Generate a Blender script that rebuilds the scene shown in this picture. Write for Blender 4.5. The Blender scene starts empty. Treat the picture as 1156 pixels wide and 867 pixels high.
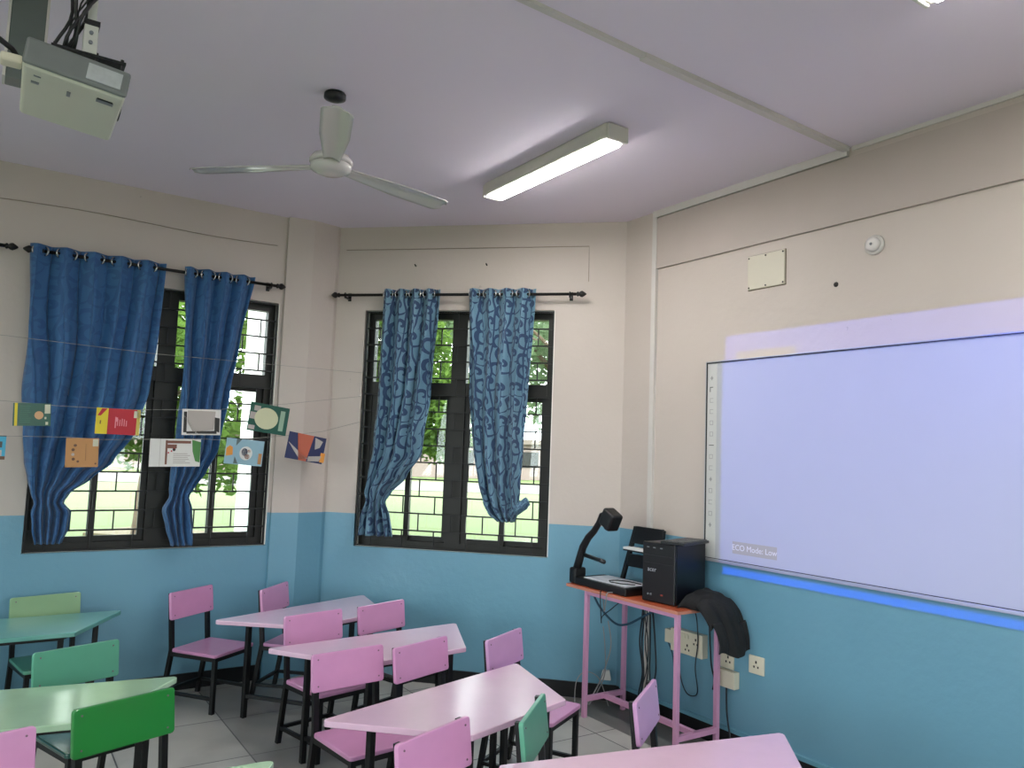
import bpy, math, random
from mathutils import Vector, Matrix
random.seed(7)
S2 = math.sqrt(2)
scene = bpy.context.scene
COL = scene.collection

# ------------------------------------------------------------------ colours
def lin(c):
    def f(v):
        v /= 255.0
        return v / 12.92 if v <= 0.04045 else ((v + 0.055) / 1.055) ** 2.4
    return (f(c[0]), f(c[1]), f(c[2]), 1.0)

def new_mat(name):
    m = bpy.data.materials.new(name)
    m.use_nodes = True
    nt = m.node_tree
    nt.nodes.clear()
    out = nt.nodes.new('ShaderNodeOutputMaterial')
    return m, nt, out

def N(nt, typ, **kw):
    n = nt.nodes.new(typ)
    for k, v in kw.items():
        setattr(n, k, v)
    return n

def math_node(nt, op, a, b=None, clamp=False):
    n = nt.nodes.new('ShaderNodeMath')
    n.operation = op
    n.use_clamp = clamp
    for i, v in enumerate((a, b)):
        if v is None:
            continue
        if isinstance(v, (int, float)):
            n.inputs[i].default_value = v
        else:
            nt.links.new(v, n.inputs[i])
    return n.outputs[0]

def mix_col(nt, fac, a, b):
    n = nt.nodes.new('ShaderNodeMix')
    n.data_type = 'RGBA'
    for s, v in ((n.inputs[0], fac), (n.inputs[6], a), (n.inputs[7], b)):
        if isinstance(v, (int, float, tuple)):
            s.default_value = v
        else:
            nt.links.new(v, s)
    return n.outputs[2]

def noise(nt, scale, detail=3.0, coord='Object', rough=0.55):
    tc = N(nt, 'ShaderNodeTexCoord')
    n = N(nt, 'ShaderNodeTexNoise')
    n.inputs['Scale'].default_value = scale
    n.inputs['Detail'].default_value = detail
    n.inputs['Roughness'].default_value = rough
    nt.links.new(tc.outputs[coord], n.inputs['Vector'])
    return n.outputs['Fac']

def mat(name, col, rough=0.5, metal=0.0, var=0.06, nscale=6.0, bump=0.0, bscale=60.0, coat=0.0, spec=0.5, coat_r=0.12):
    """painted / moulded surface: base colour with slight uneven wear and a little bump"""
    m, nt, out = new_mat(name)
    b = N(nt, 'ShaderNodeBsdfPrincipled')
    nt.links.new(b.outputs[0], out.inputs[0])
    c = lin(col)
    b.inputs['Roughness'].default_value = rough
    b.inputs['Metallic'].default_value = metal
    b.inputs['Specular IOR Level'].default_value = spec
    b.inputs['Coat Weight'].default_value = coat
    b.inputs['Coat Roughness'].default_value = coat_r
    d = tuple(v * (1 - var * 2) for v in c[:3]) + (1,)
    l = tuple(min(1, v * (1 + var)) for v in c[:3]) + (1,)
    f = noise(nt, nscale)
    nt.links.new(mix_col(nt, f, d, l), b.inputs['Base Color'])
    if bump > 0:
        bp = N(nt, 'ShaderNodeBump')
        bp.inputs['Strength'].default_value = bump
        bp.inputs['Distance'].default_value = 0.01
        nt.links.new(noise(nt, bscale, 4), bp.inputs['Height'])
        nt.links.new(bp.outputs[0], b.inputs['Normal'])
    return m

def emit_mat(name, col, strength):
    m, nt, out = new_mat(name)
    e = N(nt, 'ShaderNodeEmission')
    e.inputs[0].default_value = lin(col)
    e.inputs[1].default_value = strength
    nt.links.new(e.outputs[0], out.inputs[0])
    return m

# ------------------------------------------------------------------ mesh builder
class MB:
    def __init__(s):
        s.v, s.f, s.uv = [], [], None
    def add(s, vs, fs, mx=None):
        o = len(s.v)
        for p in vs:
            p = Vector(p)
            s.v.append(tuple(mx @ p) if mx else tuple(p))
        s.f += [tuple(i + o for i in f) for f in fs]
        return s
    def box(s, x0, x1, y0, y1, z0, z1, mx=None):
        return s.add([(x0, y0, z0), (x1, y0, z0), (x1, y1, z0), (x0, y1, z0), (x0, y0, z1), (x1, y0, z1), (x1, y1, z1), (x0, y1, z1)],
                     [(0, 3, 2, 1), (4, 5, 6, 7), (0, 1, 5, 4), (1, 2, 6, 5), (2, 3, 7, 6), (3, 0, 4, 7)], mx)
    def bar(s, a, b, w, h=None, up=(0, 0, 1)):
        """rectangular tube between two points"""
        a, b = Vector(a), Vector(b)
        h = h or w
        d = (b - a).normalized()
        u = Vector(up)
        if abs(d.dot(u)) > 0.95:
            u = Vector((0, 1, 0))
        r = d.cross(u).normalized()
        u = r.cross(d)
        vs = []
        for p in (a, b):
            for sx, sy in ((-1, -1), (1, -1), (1, 1), (-1, 1)):
                vs.append(p + r * (w / 2 * sx) + u * (h / 2 * sy))
        return s.add(vs, [(0, 1, 2, 3), (7, 6, 5, 4), (0, 4, 5, 1), (1, 5, 6, 2), (2, 6, 7, 3), (3, 7, 4, 0)])
    def tube(s, pts, r, n=8, radii=None):
        pts = [Vector(p) for p in pts]
        rings = []
        prev = None
        for i, p in enumerate(pts):
            a = pts[max(0, i - 1)]
            b = pts[min(len(pts) - 1, i + 1)]
            d = (b - a).normalized()
            if prev is None:
                u = Vector((0, 0, 1)) if abs(d.z) < 0.9 else Vector((1, 0, 0))
            else:
                u = prev
            x = d.cross(u)
            if x.length < 1e-5:
                x = d.cross(Vector((0, 1, 0)))
            x.normalize()
            u = x.cross(d).normalized()
            prev = u
            rr = radii[i] if radii else r
            rings.append([p + (x * math.cos(t) + u * math.sin(t)) * rr for t in [2 * math.pi * k / n for k in range(n)]])
        vs = [q for ring in rings for q in ring]
        fs = []
        for i in range(len(rings) - 1):
            for k in range(n):
                fs.append((i * n + k, i * n + (k + 1) % n, (i + 1) * n + (k + 1) % n, (i + 1) * n + k))
        fs.append(tuple(range(n - 1, -1, -1)))
        fs.append(tuple((len(rings) - 1) * n + k for k in range(n)))
        return s.add(vs, fs)
    def prism(s, poly, z0, z1, mx=None):
        n = len(poly)
        vs = [(p[0], p[1], z0) for p in poly] + [(p[0], p[1], z1) for p in poly]
        fs = [tuple(range(n - 1, -1, -1)), tuple(range(n, 2 * n))]
        fs += [(i, (i + 1) % n, n + (i + 1) % n, n + i) for i in range(n)]
        return s.add(vs, fs, mx)
    def lathe(s, prof, n=24, mx=None):
        vs, fs = [], []
        for r, z in prof:
            for k in range(n):
                t = 2 * math.pi * k / n
                vs.append((r * math.cos(t), r * math.sin(t), z))
        for i in range(len(prof) - 1):
            for k in range(n):
                fs.append((i * n + k, i * n + (k + 1) % n, (i + 1) * n + (k + 1) % n, (i + 1) * n + k))
        fs.append(tuple(range(n - 1, -1, -1)))
        fs.append(tuple((len(prof) - 1) * n + k for k in range(n)))
        return s.add(vs, fs, mx)
    def torus(s, c, axis, R, r, n=18, m=8):
        c = Vector(c)
        ax = Vector(axis).normalized()
        x = ax.cross(Vector((0, 0, 1)))
        if x.length < 1e-4:
            x = Vector((1, 0, 0))
        x.normalize()
        y = ax.cross(x)
        vs, fs = [], []
        for i in range(n):
            t = 2 * math.pi * i / n
            d = x * math.cos(t) + y * math.sin(t)
            for j in range(m):
                q = 2 * math.pi * j / m
                vs.append(c + d * (R + r * math.cos(q)) + ax * (r * math.sin(q)))
        for i in range(n):
            for j in range(m):
                fs.append((i * m + j, i * m + (j + 1) % m, ((i + 1) % n) * m + (j + 1) % m, ((i + 1) % n) * m + j))
        return s.add(vs, fs)
    def build(s, name, material, parent=None, bevel=0.0, smooth=False, center=True, segs=2, mx=None):
        vs = s.v
        org = Vector((0, 0, 0))
        if parent is None and center and mx is None:
            xs, ys, zs = zip(*vs)
            org = Vector(((min(xs) + max(xs)) / 2, (min(ys) + max(ys)) / 2, min(zs)))
            vs = [(p[0] - org.x, p[1] - org.y, p[2] - org.z) for p in vs]
        me = bpy.data.meshes.new(name)
        me.from_pydata(vs, [], s.f)
        me.validate()
        me.update()
        if s.uv is not None:
            lay = me.uv_layers.new(name='UVMap')
            for lp in me.loops:
                lay.data[lp.index].uv = s.uv[lp.vertex_index]
        o = bpy.data.objects.new(name, me)
        COL.objects.link(o)
        o.location = org
        if mx is not None:
            o.matrix_world = mx
        if parent is not None:
            o.parent = parent
        me.materials.append(material)
        if smooth:
            for p in me.polygons:
                p.use_smooth = True
        if bevel > 0:
            b = o.modifiers.new('bevel', 'BEVEL')
            b.width = bevel
            b.segments = segs
            b.limit_method = 'ANGLE'
            b.angle_limit = math.radians(40)
            b.harden_normals = False
        return o

def grid_mesh(fn, nu, nv, closed_u=False):
    """surface fn(u,v)->point, u,v in 0..1"""
    b = MB()
    vs, uv, fs = [], [], []
    for j in range(nv + 1):
        for i in range(nu + 1):
            vs.append(fn(i / nu, j / nv))
            uv.append((i / nu, j / nv))
    for j in range(nv):
        for i in range(nu):
            a = j * (nu + 1) + i
            fs.append((a, a + 1, a + nu + 2, a + nu + 1))
    b.v, b.f, b.uv = [tuple(p) for p in vs], fs, uv
    return b

def tag(o, label, cat, group=None):
    o['label'] = label
    o['category'] = cat
    if group:
        o['group'] = group
    return o

def struct(o, label=None):
    o['kind'] = 'structure'
    if label:
        o['label'] = label
    return o

def thing(name, label, cat, loc=(0, 0, 0), rz=0.0, group=None, mx=None):
    o = bpy.data.objects.new(name, None)
    o.empty_display_size = 0.1
    COL.objects.link(o)
    if mx is not None:
        o.matrix_world = mx
    else:
        o.location = loc
        o.rotation_euler = (0, 0, rz)
    return tag(o, label, cat, group)

def round_poly(pts, r, n=5):
    out = []
    m = len(pts)
    for i in range(m):
        p0, p, p1 = Vector(pts[i - 1]), Vector(pts[i]), Vector(pts[(i + 1) % m])
        d0, d1 = (p0 - p).normalized(), (p1 - p).normalized()
        ang = d0.angle(d1)
        t = r / math.tan(ang / 2)
        c = p + (d0 + d1).normalized() * (r / math.sin(ang / 2))
        a, b = p + d0 * t, p + d1 * t
        a0 = math.atan2((a - c).y, (a - c).x)
        a1 = math.atan2((b - c).y, (b - c).x)
        while a1 - a0 > math.pi: a1 -= 2 * math.pi
        while a1 - a0 < -math.pi: a1 += 2 * math.pi
        for k in range(n + 1):
            t_ = a0 + (a1 - a0) * k / n
            out.append((c.x + r * math.cos(t_), c.y + r * math.sin(t_)))
    return out

def text_mesh(name, txt, size, material, parent, mx, extrude=0.0006):
    cu = bpy.data.curves.new(name, 'FONT')
    cu.body = txt
    cu.size = size
    cu.extrude = extrude
    cu.align_x = 'CENTER'
    cu.align_y = 'CENTER'
    tmp = bpy.data.objects.new(name + '_curve', cu)
    COL.objects.link(tmp)
    dg = bpy.context.evaluated_depsgraph_get()
    me = bpy.data.meshes.new_from_object(tmp.evaluated_get(dg))
    bpy.data.objects.remove(tmp)
    o = bpy.data.objects.new(name, me)
    COL.objects.link(o)
    me.materials.clear()
    me.materials.append(material)
    o.parent = parent
    o.matrix_local = mx
    return o

# ------------------------------------------------------------------ room frame
HC = 3.22                      # ceiling height
YL, XR, CM = 5.463, 3.557, 7.523   # left wall plane y, right wall plane x, chamfer wall x+y
XB, YB = -4.2, -3.2            # walls behind the camera
def frame(o, u, out):
    return Matrix(((u[0], out[0], 0, o[0]), (u[1], out[1], 0, o[1]), (0, 0, 1, o[2] if len(o) > 2 else 0), (0, 0, 0, 1)))
ML = frame((0, YL), (1, 0), (0, 1))
MM = frame((CM - YL, YL), (1 / S2, -1 / S2), (1 / S2, 1 / S2))
MR = frame((XR, CM - XR), (0, -1), (1, 0))
LM = (XR - (CM - YL)) * S2     # chamfer wall length

# ---- wall paint: blue dado below 1.125 m, cream above
def wall_paint(name):
    m, nt, out = new_mat(name)
    b = N(nt, 'ShaderNodeBsdfPrincipled')
    nt.links.new(b.outputs[0], out.inputs[0])
    geo = N(nt, 'ShaderNodeNewGeometry')
    sep = N(nt, 'ShaderNodeSeparateXYZ')
    nt.links.new(geo.outputs['Position'], sep.inputs[0])
    up = math_node(nt, 'GREATER_THAN', sep.outputs[2], 1.125)
    def nz(scale, det=4):
        n = N(nt, 'ShaderNodeTexNoise')
        n.inputs['Scale'].default_value = scale
        n.inputs['Detail'].default_value = det
        nt.links.new(geo.outputs['Position'], n.inputs['Vector'])
        return n.outputs['Fac']
    n1 = nz(1.6)
    cream = mix_col(nt, n1, lin((189, 177, 167)), lin((200, 189, 180)))
    blue = mix_col(nt, n1, lin((100, 149, 171)), lin((112, 161, 182)))
    # scuffs: small dark rubbed marks
    sc = nz(9.0, 6)
    scm = math_node(nt, 'MULTIPLY', math_node(nt, 'GREATER_THAN', sc, 0.735), 0.25)
    cream = mix_col(nt, scm, cream, lin((120, 110, 100)))
    nt.links.new(mix_col(nt, up, blue, cream), b.inputs['Base Color'])
    r = math_node(nt, 'ADD', math_node(nt, 'MULTIPLY', up, 0.25), 0.33)
    nt.links.new(r, b.inputs['Roughness'])
    bp = N(nt, 'ShaderNodeBump')
    bp.inputs['Strength'].default_value = 0.10
    bp.inputs['Distance'].default_value = 0.02
    nt.links.new(nz(22.0, 5), bp.inputs['Height'])
    nt.links.new(bp.outputs[0], b.inputs['Normal'])
    return m
M_WALL = wall_paint('two_tone_wall_paint')
M_CREAM = mat('cream_paint', (184, 172, 163), 0.6, var=0.03)
M_REVEAL = mat('white_reveal_paint', (226, 223, 214), 0.6, var=0.03)
M_CEIL = mat('ceiling_paint', (230, 221, 233), 0.8, var=0.02, nscale=0.8)
M_BLACK_TILE = mat('black_skirting_tile', (18, 19, 22), 0.35, var=0.2)
M_TRUNK = mat('white_trunking', (205, 200, 194), 0.5, var=0.03)

def floor_mat():
    m, nt, out = new_mat('grey_floor_tiles')
    b = N(nt, 'ShaderNodeBsdfPrincipled')
    nt.links.new(b.outputs[0], out.inputs[0])
    geo = N(nt, 'ShaderNodeNewGeometry')
    mp = N(nt, 'ShaderNodeMapping')
    mp.inputs['Location'].default_value = (-0.05, 0.03, 0)
    nt.links.new(geo.outputs['Position'], mp.inputs[0])
    br = N(nt, 'ShaderNodeTexBrick')
    br.offset = 0.0
    br.inputs['Scale'].default_value = 1.0
    br.inputs['Brick Width'].default_value = 0.6
    br.inputs['Row Height'].default_value = 0.6
    br.inputs['Mortar Size'].default_value = 0.004
    br.inputs['Color1'].default_value = lin((196, 194, 186))
    br.inputs['Color2'].default_value = lin((178, 177, 170))
    br.inputs['Mortar'].default_value = lin((70, 70, 70))
    nt.links.new(mp.outputs[0], br.inputs['Vector'])
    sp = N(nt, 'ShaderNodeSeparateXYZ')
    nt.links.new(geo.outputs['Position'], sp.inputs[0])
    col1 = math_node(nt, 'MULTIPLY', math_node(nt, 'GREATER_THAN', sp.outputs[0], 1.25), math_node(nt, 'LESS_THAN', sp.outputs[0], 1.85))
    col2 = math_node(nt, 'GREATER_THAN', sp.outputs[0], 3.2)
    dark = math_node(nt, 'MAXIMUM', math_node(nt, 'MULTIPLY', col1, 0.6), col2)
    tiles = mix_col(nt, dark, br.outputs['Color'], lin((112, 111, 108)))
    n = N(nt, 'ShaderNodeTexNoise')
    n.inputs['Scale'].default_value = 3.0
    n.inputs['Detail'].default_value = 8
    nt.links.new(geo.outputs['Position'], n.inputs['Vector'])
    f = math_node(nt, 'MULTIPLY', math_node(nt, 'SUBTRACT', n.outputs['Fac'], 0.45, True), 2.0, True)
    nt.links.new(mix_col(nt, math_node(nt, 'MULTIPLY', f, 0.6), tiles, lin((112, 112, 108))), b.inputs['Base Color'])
    b.inputs['Roughness'].default_value = 0.32
    return m
M_FLOOR = floor_mat()

TH = 0.17
# walls (each one mesh), with the window openings cut out
W1 = (0.215, 1.645, 0.90, 2.592)     # window 1 on the left wall: u0,u1,z0,z1
W2 = (0.232, 1.636, 0.895, 2.598)    # window 2 on the chamfer wall
def wall(name, mx, u0, u1, win=None, z1=HC):
    b = MB()
    cur = u0
    for a0, a1, c0, c1 in (win or ()):
        b.box(cur, a0, 0, TH, 0, z1).box(a0, a1, 0, TH, 0, c0).box(a0, a1, 0, TH, c1, z1)
        cur = a1
    b.box(cur, u1, 0, TH, 0, z1)
    return struct(b.build(name, M_WALL, mx=mx))
wall('wall_left', ML, XB, CM - YL, (W1,))
wall('wall_front', MM, 0, LM, (W2,))
wall('wall_right', MR, 0, CM - XR - YB)
MBK = frame((XR, YB), (-1, 0), (0, -1))
MSD = frame((XB, YB), (0, 1), (-1, 0))
WB = ((1.0, 2.9, 0.9, 2.6), (4.2, 6.1, 0.9, 2.6))  # added windows out of view, a daylight source for ceiling and walls
WS = ((0.9, 2.8, 0.9, 2.6), (3.5, 5.4, 0.9, 2.6), (6.1, 8.0, 0.9, 2.6))  # more added windows on the unseen side wall, for the same daylight
wall('wall_back', MBK, 0, XR - XB, WB)
wall('wall_side', MSD, 0, YL - YB, WS)
room = [(XB - TH, YB - TH), (XR + TH, YB - TH), (XR + TH, CM - XR + 0.07), (CM - YL + 0.07, YL + TH), (XB - TH, YL + TH)]
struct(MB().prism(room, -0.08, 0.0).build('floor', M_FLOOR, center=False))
struct(MB().prism(room, HC, HC + 0.1).build('ceiling', M_CEIL, center=False))
# corner column between the left wall and the chamfer wall
cp = [(1.667, YL + 0.02), (1.667, YL - 0.03), (1.85, YL - 0.055), (2.035, YL - 0.02), (2.065, YL + 0.0), (2.0, YL + 0.05)]
struct(MB().prism(cp, 0, HC).build('trim_1', M_WALL, center=False), 'corner column between the two curtained windows')
# projecting plaster beam band on the right wall
struct(MB().box(0.29, 6.9, -0.018, 0.0, 2.83, HC - 0.055).build('trim_2', M_CREAM, mx=MR), 'plaster band along the top of the whiteboard wall')
# skirting
struct(MB().box(0.0, LM, -0.012, 0, 0, 0.1).build('baseboard_front', M_BLACK_TILE, mx=MM))
struct(MB().box(0.012, 6.9, -0.012, 0, 0, 0.1).build('baseboard_right', M_BLACK_TILE, mx=MR))
struct(MB().box(XB, 1.66, -0.012, 0, 0, 0.1).build('baseboard_left', M_BLACK_TILE, mx=ML))

# ------------------------------------------------------------------ windows
M_FRAME = mat('dark_bronze_aluminium', (27, 25, 20), 0.5, metal=0.1, var=0.1)
M_GRILLE = mat('black_iron_grille', (9, 8, 8), 0.55, var=0.1)
def glass_mat():
    m, nt, out = new_mat('window_glass')
    t = N(nt, 'ShaderNodeBsdfTransparent')
    t.inputs[0].default_value = (0.90, 0.94, 0.93, 1)
    g = N(nt, 'ShaderNodeBsdfGlossy')
    g.inputs['Roughness'].default_value = 0.02
    fr = N(nt, 'ShaderNodeFresnel')
    fr.inputs[0].default_value = 1.45
    mx = N(nt, 'ShaderNodeMixShader')
    nt.links.new(fr.outputs[0], mx.inputs[0])
    nt.links.new(t.outputs[0], mx.inputs[1])
    nt.links.new(g.outputs[0], mx.inputs[2])
    nt.links.new(mx.outputs[0], out.inputs[0])
    return m
M_GLASS = glass_mat()

def window(name, mx, w, label):
    u0, u1, z0, z1 = w
    d0, d1 = 0.075, 0.14
    uc = (u0 + u1) / 2 + 0.005
    zt = 2.035
    b = MB()
    fw = 0.055
    b.box(u0, u0 + fw, d0, d1, z0, z1).box(u1 - fw, u1, d0, d1, z0, z1)
    b.box(u0 + fw, u1 - fw, d0, d1, z0, z0 + 0.05).box(u0 + fw, u1 - fw, d0, d1, z1 - fw, z1)
    b.box(uc - 0.055, uc + 0.055, d0 - 0.01, d1, z0 + 0.05, z1 - fw)          # mullion
    b.box(u0 + fw, u1 - fw, d0 - 0.005, d1, zt - 0.045, zt + 0.045)           # transom
    root = struct(b.build(name, M_FRAME, mx=mx), label)
    halves = ((u0 + fw, uc - 0.055), (uc + 0.055, u1 - fw))
    for a0, a1 in halves:
        MB().box(a0, a1, 0.105, 0.109, zt + 0.045, z1 - fw).build('pane', M_GLASS, root)
        mid = (a0 + a1) / 2
        for k, (s0, s1) in enumerate(((a0, mid + 0.02), (mid - 0.02, a1))):
            dd = 0.082 + 0.028 * k
            zz0, zz1 = z0 + 0.05, zt - 0.045
            sb = MB()
            sb.box(s0, s0 + 0.036, dd, dd + 0.024, zz0, zz1).box(s1 - 0.036, s1, dd, dd + 0.024, zz0, zz1)
            sb.box(s0 + 0.036, s1 - 0.036, dd, dd + 0.024, zz0, zz0 + 0.035).box(s0 + 0.036, s1 - 0.036, dd, dd + 0.024, zz1 - 0.03, zz1)
            sash = sb.build('sash', M_FRAME, root)
            MB().box(s0 + 0.036, s1 - 0.036, dd + 0.01, dd + 0.014, zz0 + 0.035, zz1 - 0.03).build('pane', M_GLASS, sash)
    g = MB()
    nrow = 14
    hh = (z1 - z0 - 0.02) / nrow
    y = 0.018
    t = 0.005
    g.box(u0 + 0.004, u0 + 0.018, y - t, y + t, z0 + 0.004, z1 - 0.004).box(u1 - 0.018, u1 - 0.004, y - t, y + t, z0 + 0.004, z1 - 0.004)
    for r in range(nrow + 1):
        z = z0 + 0.01 + r * hh
        g.box(u0 + 0.005, u1 - 0.005, y - 0.006, y + 0.006, z - 0.005, z + 0.005)
    cw = (u1 - u0) / 6
    for r in range(nrow):
        off = 0.0 if r % 2 else 0.5
        k = off if off else 1.0
        while k < 6:
            u = u0 + k * cw
            g.box(u - 0.004, u + 0.004, y - 0.004, y + 0.004, z0 + 0.01 + r * hh, z0 + 0.01 + (r + 1) * hh)
            k += 1
    g.build('grille', M_GRILLE, root)
    s = MB().box(u0 + 0.001, u1 - 0.001, 0.03, 0.075, z0 - 0.0005, z0 + 0.008)
    s.build('sill', M_REVEAL, root)
    r = MB().box(u0, u0 + 0.006, 0.03, 0.075, z0 + 0.008, z1).box(u1 - 0.006, u1, 0.0, 0.075, z0 + 0.008, z1).box(u0 + 0.006, u1 - 0.006, 0.03, 0.075, z1 - 0.006, z1)
    r.build('reveal', M_REVEAL, root)
    return root
def added_window(name, mx, w):  # simple frame and panes for the unseen windows added to let in daylight
    u0, u1, z0, z1 = w
    uc = (u0 + u1) / 2
    b = MB()
    b.box(u0, u0 + 0.05, 0.08, 0.14, z0, z1).box(u1 - 0.05, u1, 0.08, 0.14, z0, z1).box(uc - 0.03, uc + 0.03, 0.08, 0.14, z0 + 0.05, z1 - 0.05)
    b.box(u0 + 0.05, u1 - 0.05, 0.08, 0.14, z0, z0 + 0.05).box(u0 + 0.05, u1 - 0.05, 0.08, 0.14, z1 - 0.05, z1)
    root = struct(b.build(name, M_FRAME, mx=mx))
    MB().box(u0 + 0.05, uc - 0.03, 0.105, 0.109, z0 + 0.05, z1 - 0.05).build('pane', M_GLASS, root)
    MB().box(uc + 0.03, u1 - 0.05, 0.105, 0.109, z0 + 0.05, z1 - 0.05).build('pane', M_GLASS, root)
for i, w_ in enumerate(WB):
    added_window('window_%d' % (3 + i), MBK, w_)
for i, w_ in enumerate(WS):
    added_window('window_%d' % (5 + i), MSD, w_)
window('window_1', ML, W1, 'wide dark-framed window with iron grille on left wall, behind the hanging booklets')
window('window_2', MM, W2, 'dark-framed window with iron grille on angled wall, middle of the photo')

# ------------------------------------------------------------------ curtains
def curtain_mat(name, base, light, dark, strength=0.7):
    m, nt, out = new_mat(name)
    uvn = N(nt, 'ShaderNodeTexCoord')
    mp = N(nt, 'ShaderNodeMapping')
    mp.inputs['Scale'].default_value = (7.5, 15, 1)
    nt.links.new(uvn.outputs['UV'], mp.inputs[0])
    vo = N(nt, 'ShaderNodeTexVoronoi', feature='F1')
    vo.voronoi_dimensions = '2D'
    vo.inputs['Scale'].default_value = 1.0
    vo.inputs['Randomness'].default_value = 0.7
    nt.links.new(mp.outputs[0], vo.inputs['Vector'])
    sub = N(nt, 'ShaderNodeVectorMath', operation='SUBTRACT')
    nt.links.new(mp.outputs[0], sub.inputs[0])
    nt.links.new(vo.outputs['Position'], sub.inputs[1])
    sp = N(nt, 'ShaderNodeSeparateXYZ')
    nt.links.new(sub.outputs[0], sp.inputs[0])
    ang = math_node(nt, 'ARCTAN2', sp.outputs[1], sp.outputs[0])
    ph = math_node(nt, 'ADD', math_node(nt, 'MULTIPLY', vo.outputs['Distance'], 11.0), ang)
    sn = math_node(nt, 'SINE', ph)
    scroll = math_node(nt, 'MULTIPLY', math_node(nt, 'GREATER_THAN', sn, 0.35), math_node(nt, 'LESS_THAN', vo.outputs['Distance'], 0.62))
    # vine stems
    wv = N(nt, 'ShaderNodeTexWave', wave_type='BANDS')
    wv.inputs['Scale'].default_value = 0.5
    wv.inputs['Distortion'].default_value = 5.0
    wv.inputs['Detail'].default_value = 1.0
    nt.links.new(mp.outputs[0], wv.inputs['Vector'])
    stem = math_node(nt, 'GREATER_THAN', wv.outputs['Fac'], 0.93)
    pat = math_node(nt, 'MAXIMUM', scroll, stem)
    n = N(nt, 'ShaderNodeTexNoise')
    n.inputs['Scale'].default_value = 1.0
    mp2 = N(nt, 'ShaderNodeMapping')
    mp2.inputs['Scale'].default_value = (14, 3, 1)
    nt.links.new(uvn.outputs['UV'], mp2.inputs[0])
    nt.links.new(mp2.outputs[0], n.inputs['Vector'])
    ground = mix_col(nt, n.outputs['Fac'], lin(base), lin(light))
    col = mix_col(nt, math_node(nt, 'MULTIPLY', pat, strength), ground, lin(dark))
    d = N(nt, 'ShaderNodeBsdfPrincipled')
    d.inputs['Roughness'].default_value = 0.6
    d.inputs['Sheen Weight'].default_value = 0.25
    nt.links.new(col, d.inputs['Base Color'])
    tr = N(nt, 'ShaderNodeBsdfTranslucent')
    nt.links.new(col, tr.inputs[0])
    mx = N(nt, 'ShaderNodeMixShader')
    mx.inputs[0].default_value = 0.22
    nt.links.new(d.outputs[0], mx.inputs[1])
    nt.links.new(tr.outputs[0], mx.inputs[2])
    nt.links.new(mx.outputs[0], out.inputs[0])
    return m
M_CURT = curtain_mat('blue_scroll_curtain', (88, 134, 160), (128, 164, 184), (18, 46, 92), 0.85)
M_CURT_D = curtain_mat('deep_blue_scroll_curtain', (40, 92, 148), (70, 124, 172), (18, 50, 106), 0.3)
M_CHROME = mat('chrome_ring', (170, 172, 172), 0.25, metal=1.0, var=0.03)
M_ROD = mat('black_curtain_rod', (20, 18, 17), 0.4, metal=0.3, var=0.1)

def smooth_interp(rows, z):
    # rows sorted by falling z : (z, u0, u1, depth)
    if z >= rows[0][0]: return rows[0][1:]
    if z <= rows[-1][0]: return rows[-1][1:]
    for a, b in zip(rows, rows[1:]):
        if a[0] >= z >= b[0]:
            t = (a[0] - z) / (a[0] - b[0])
            t = t * t * (3 - 2 * t) * 0.5 + t * 0.5
            return tuple(p + (q - p) * t for p, q in zip(a[1:], b[1:]))

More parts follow.
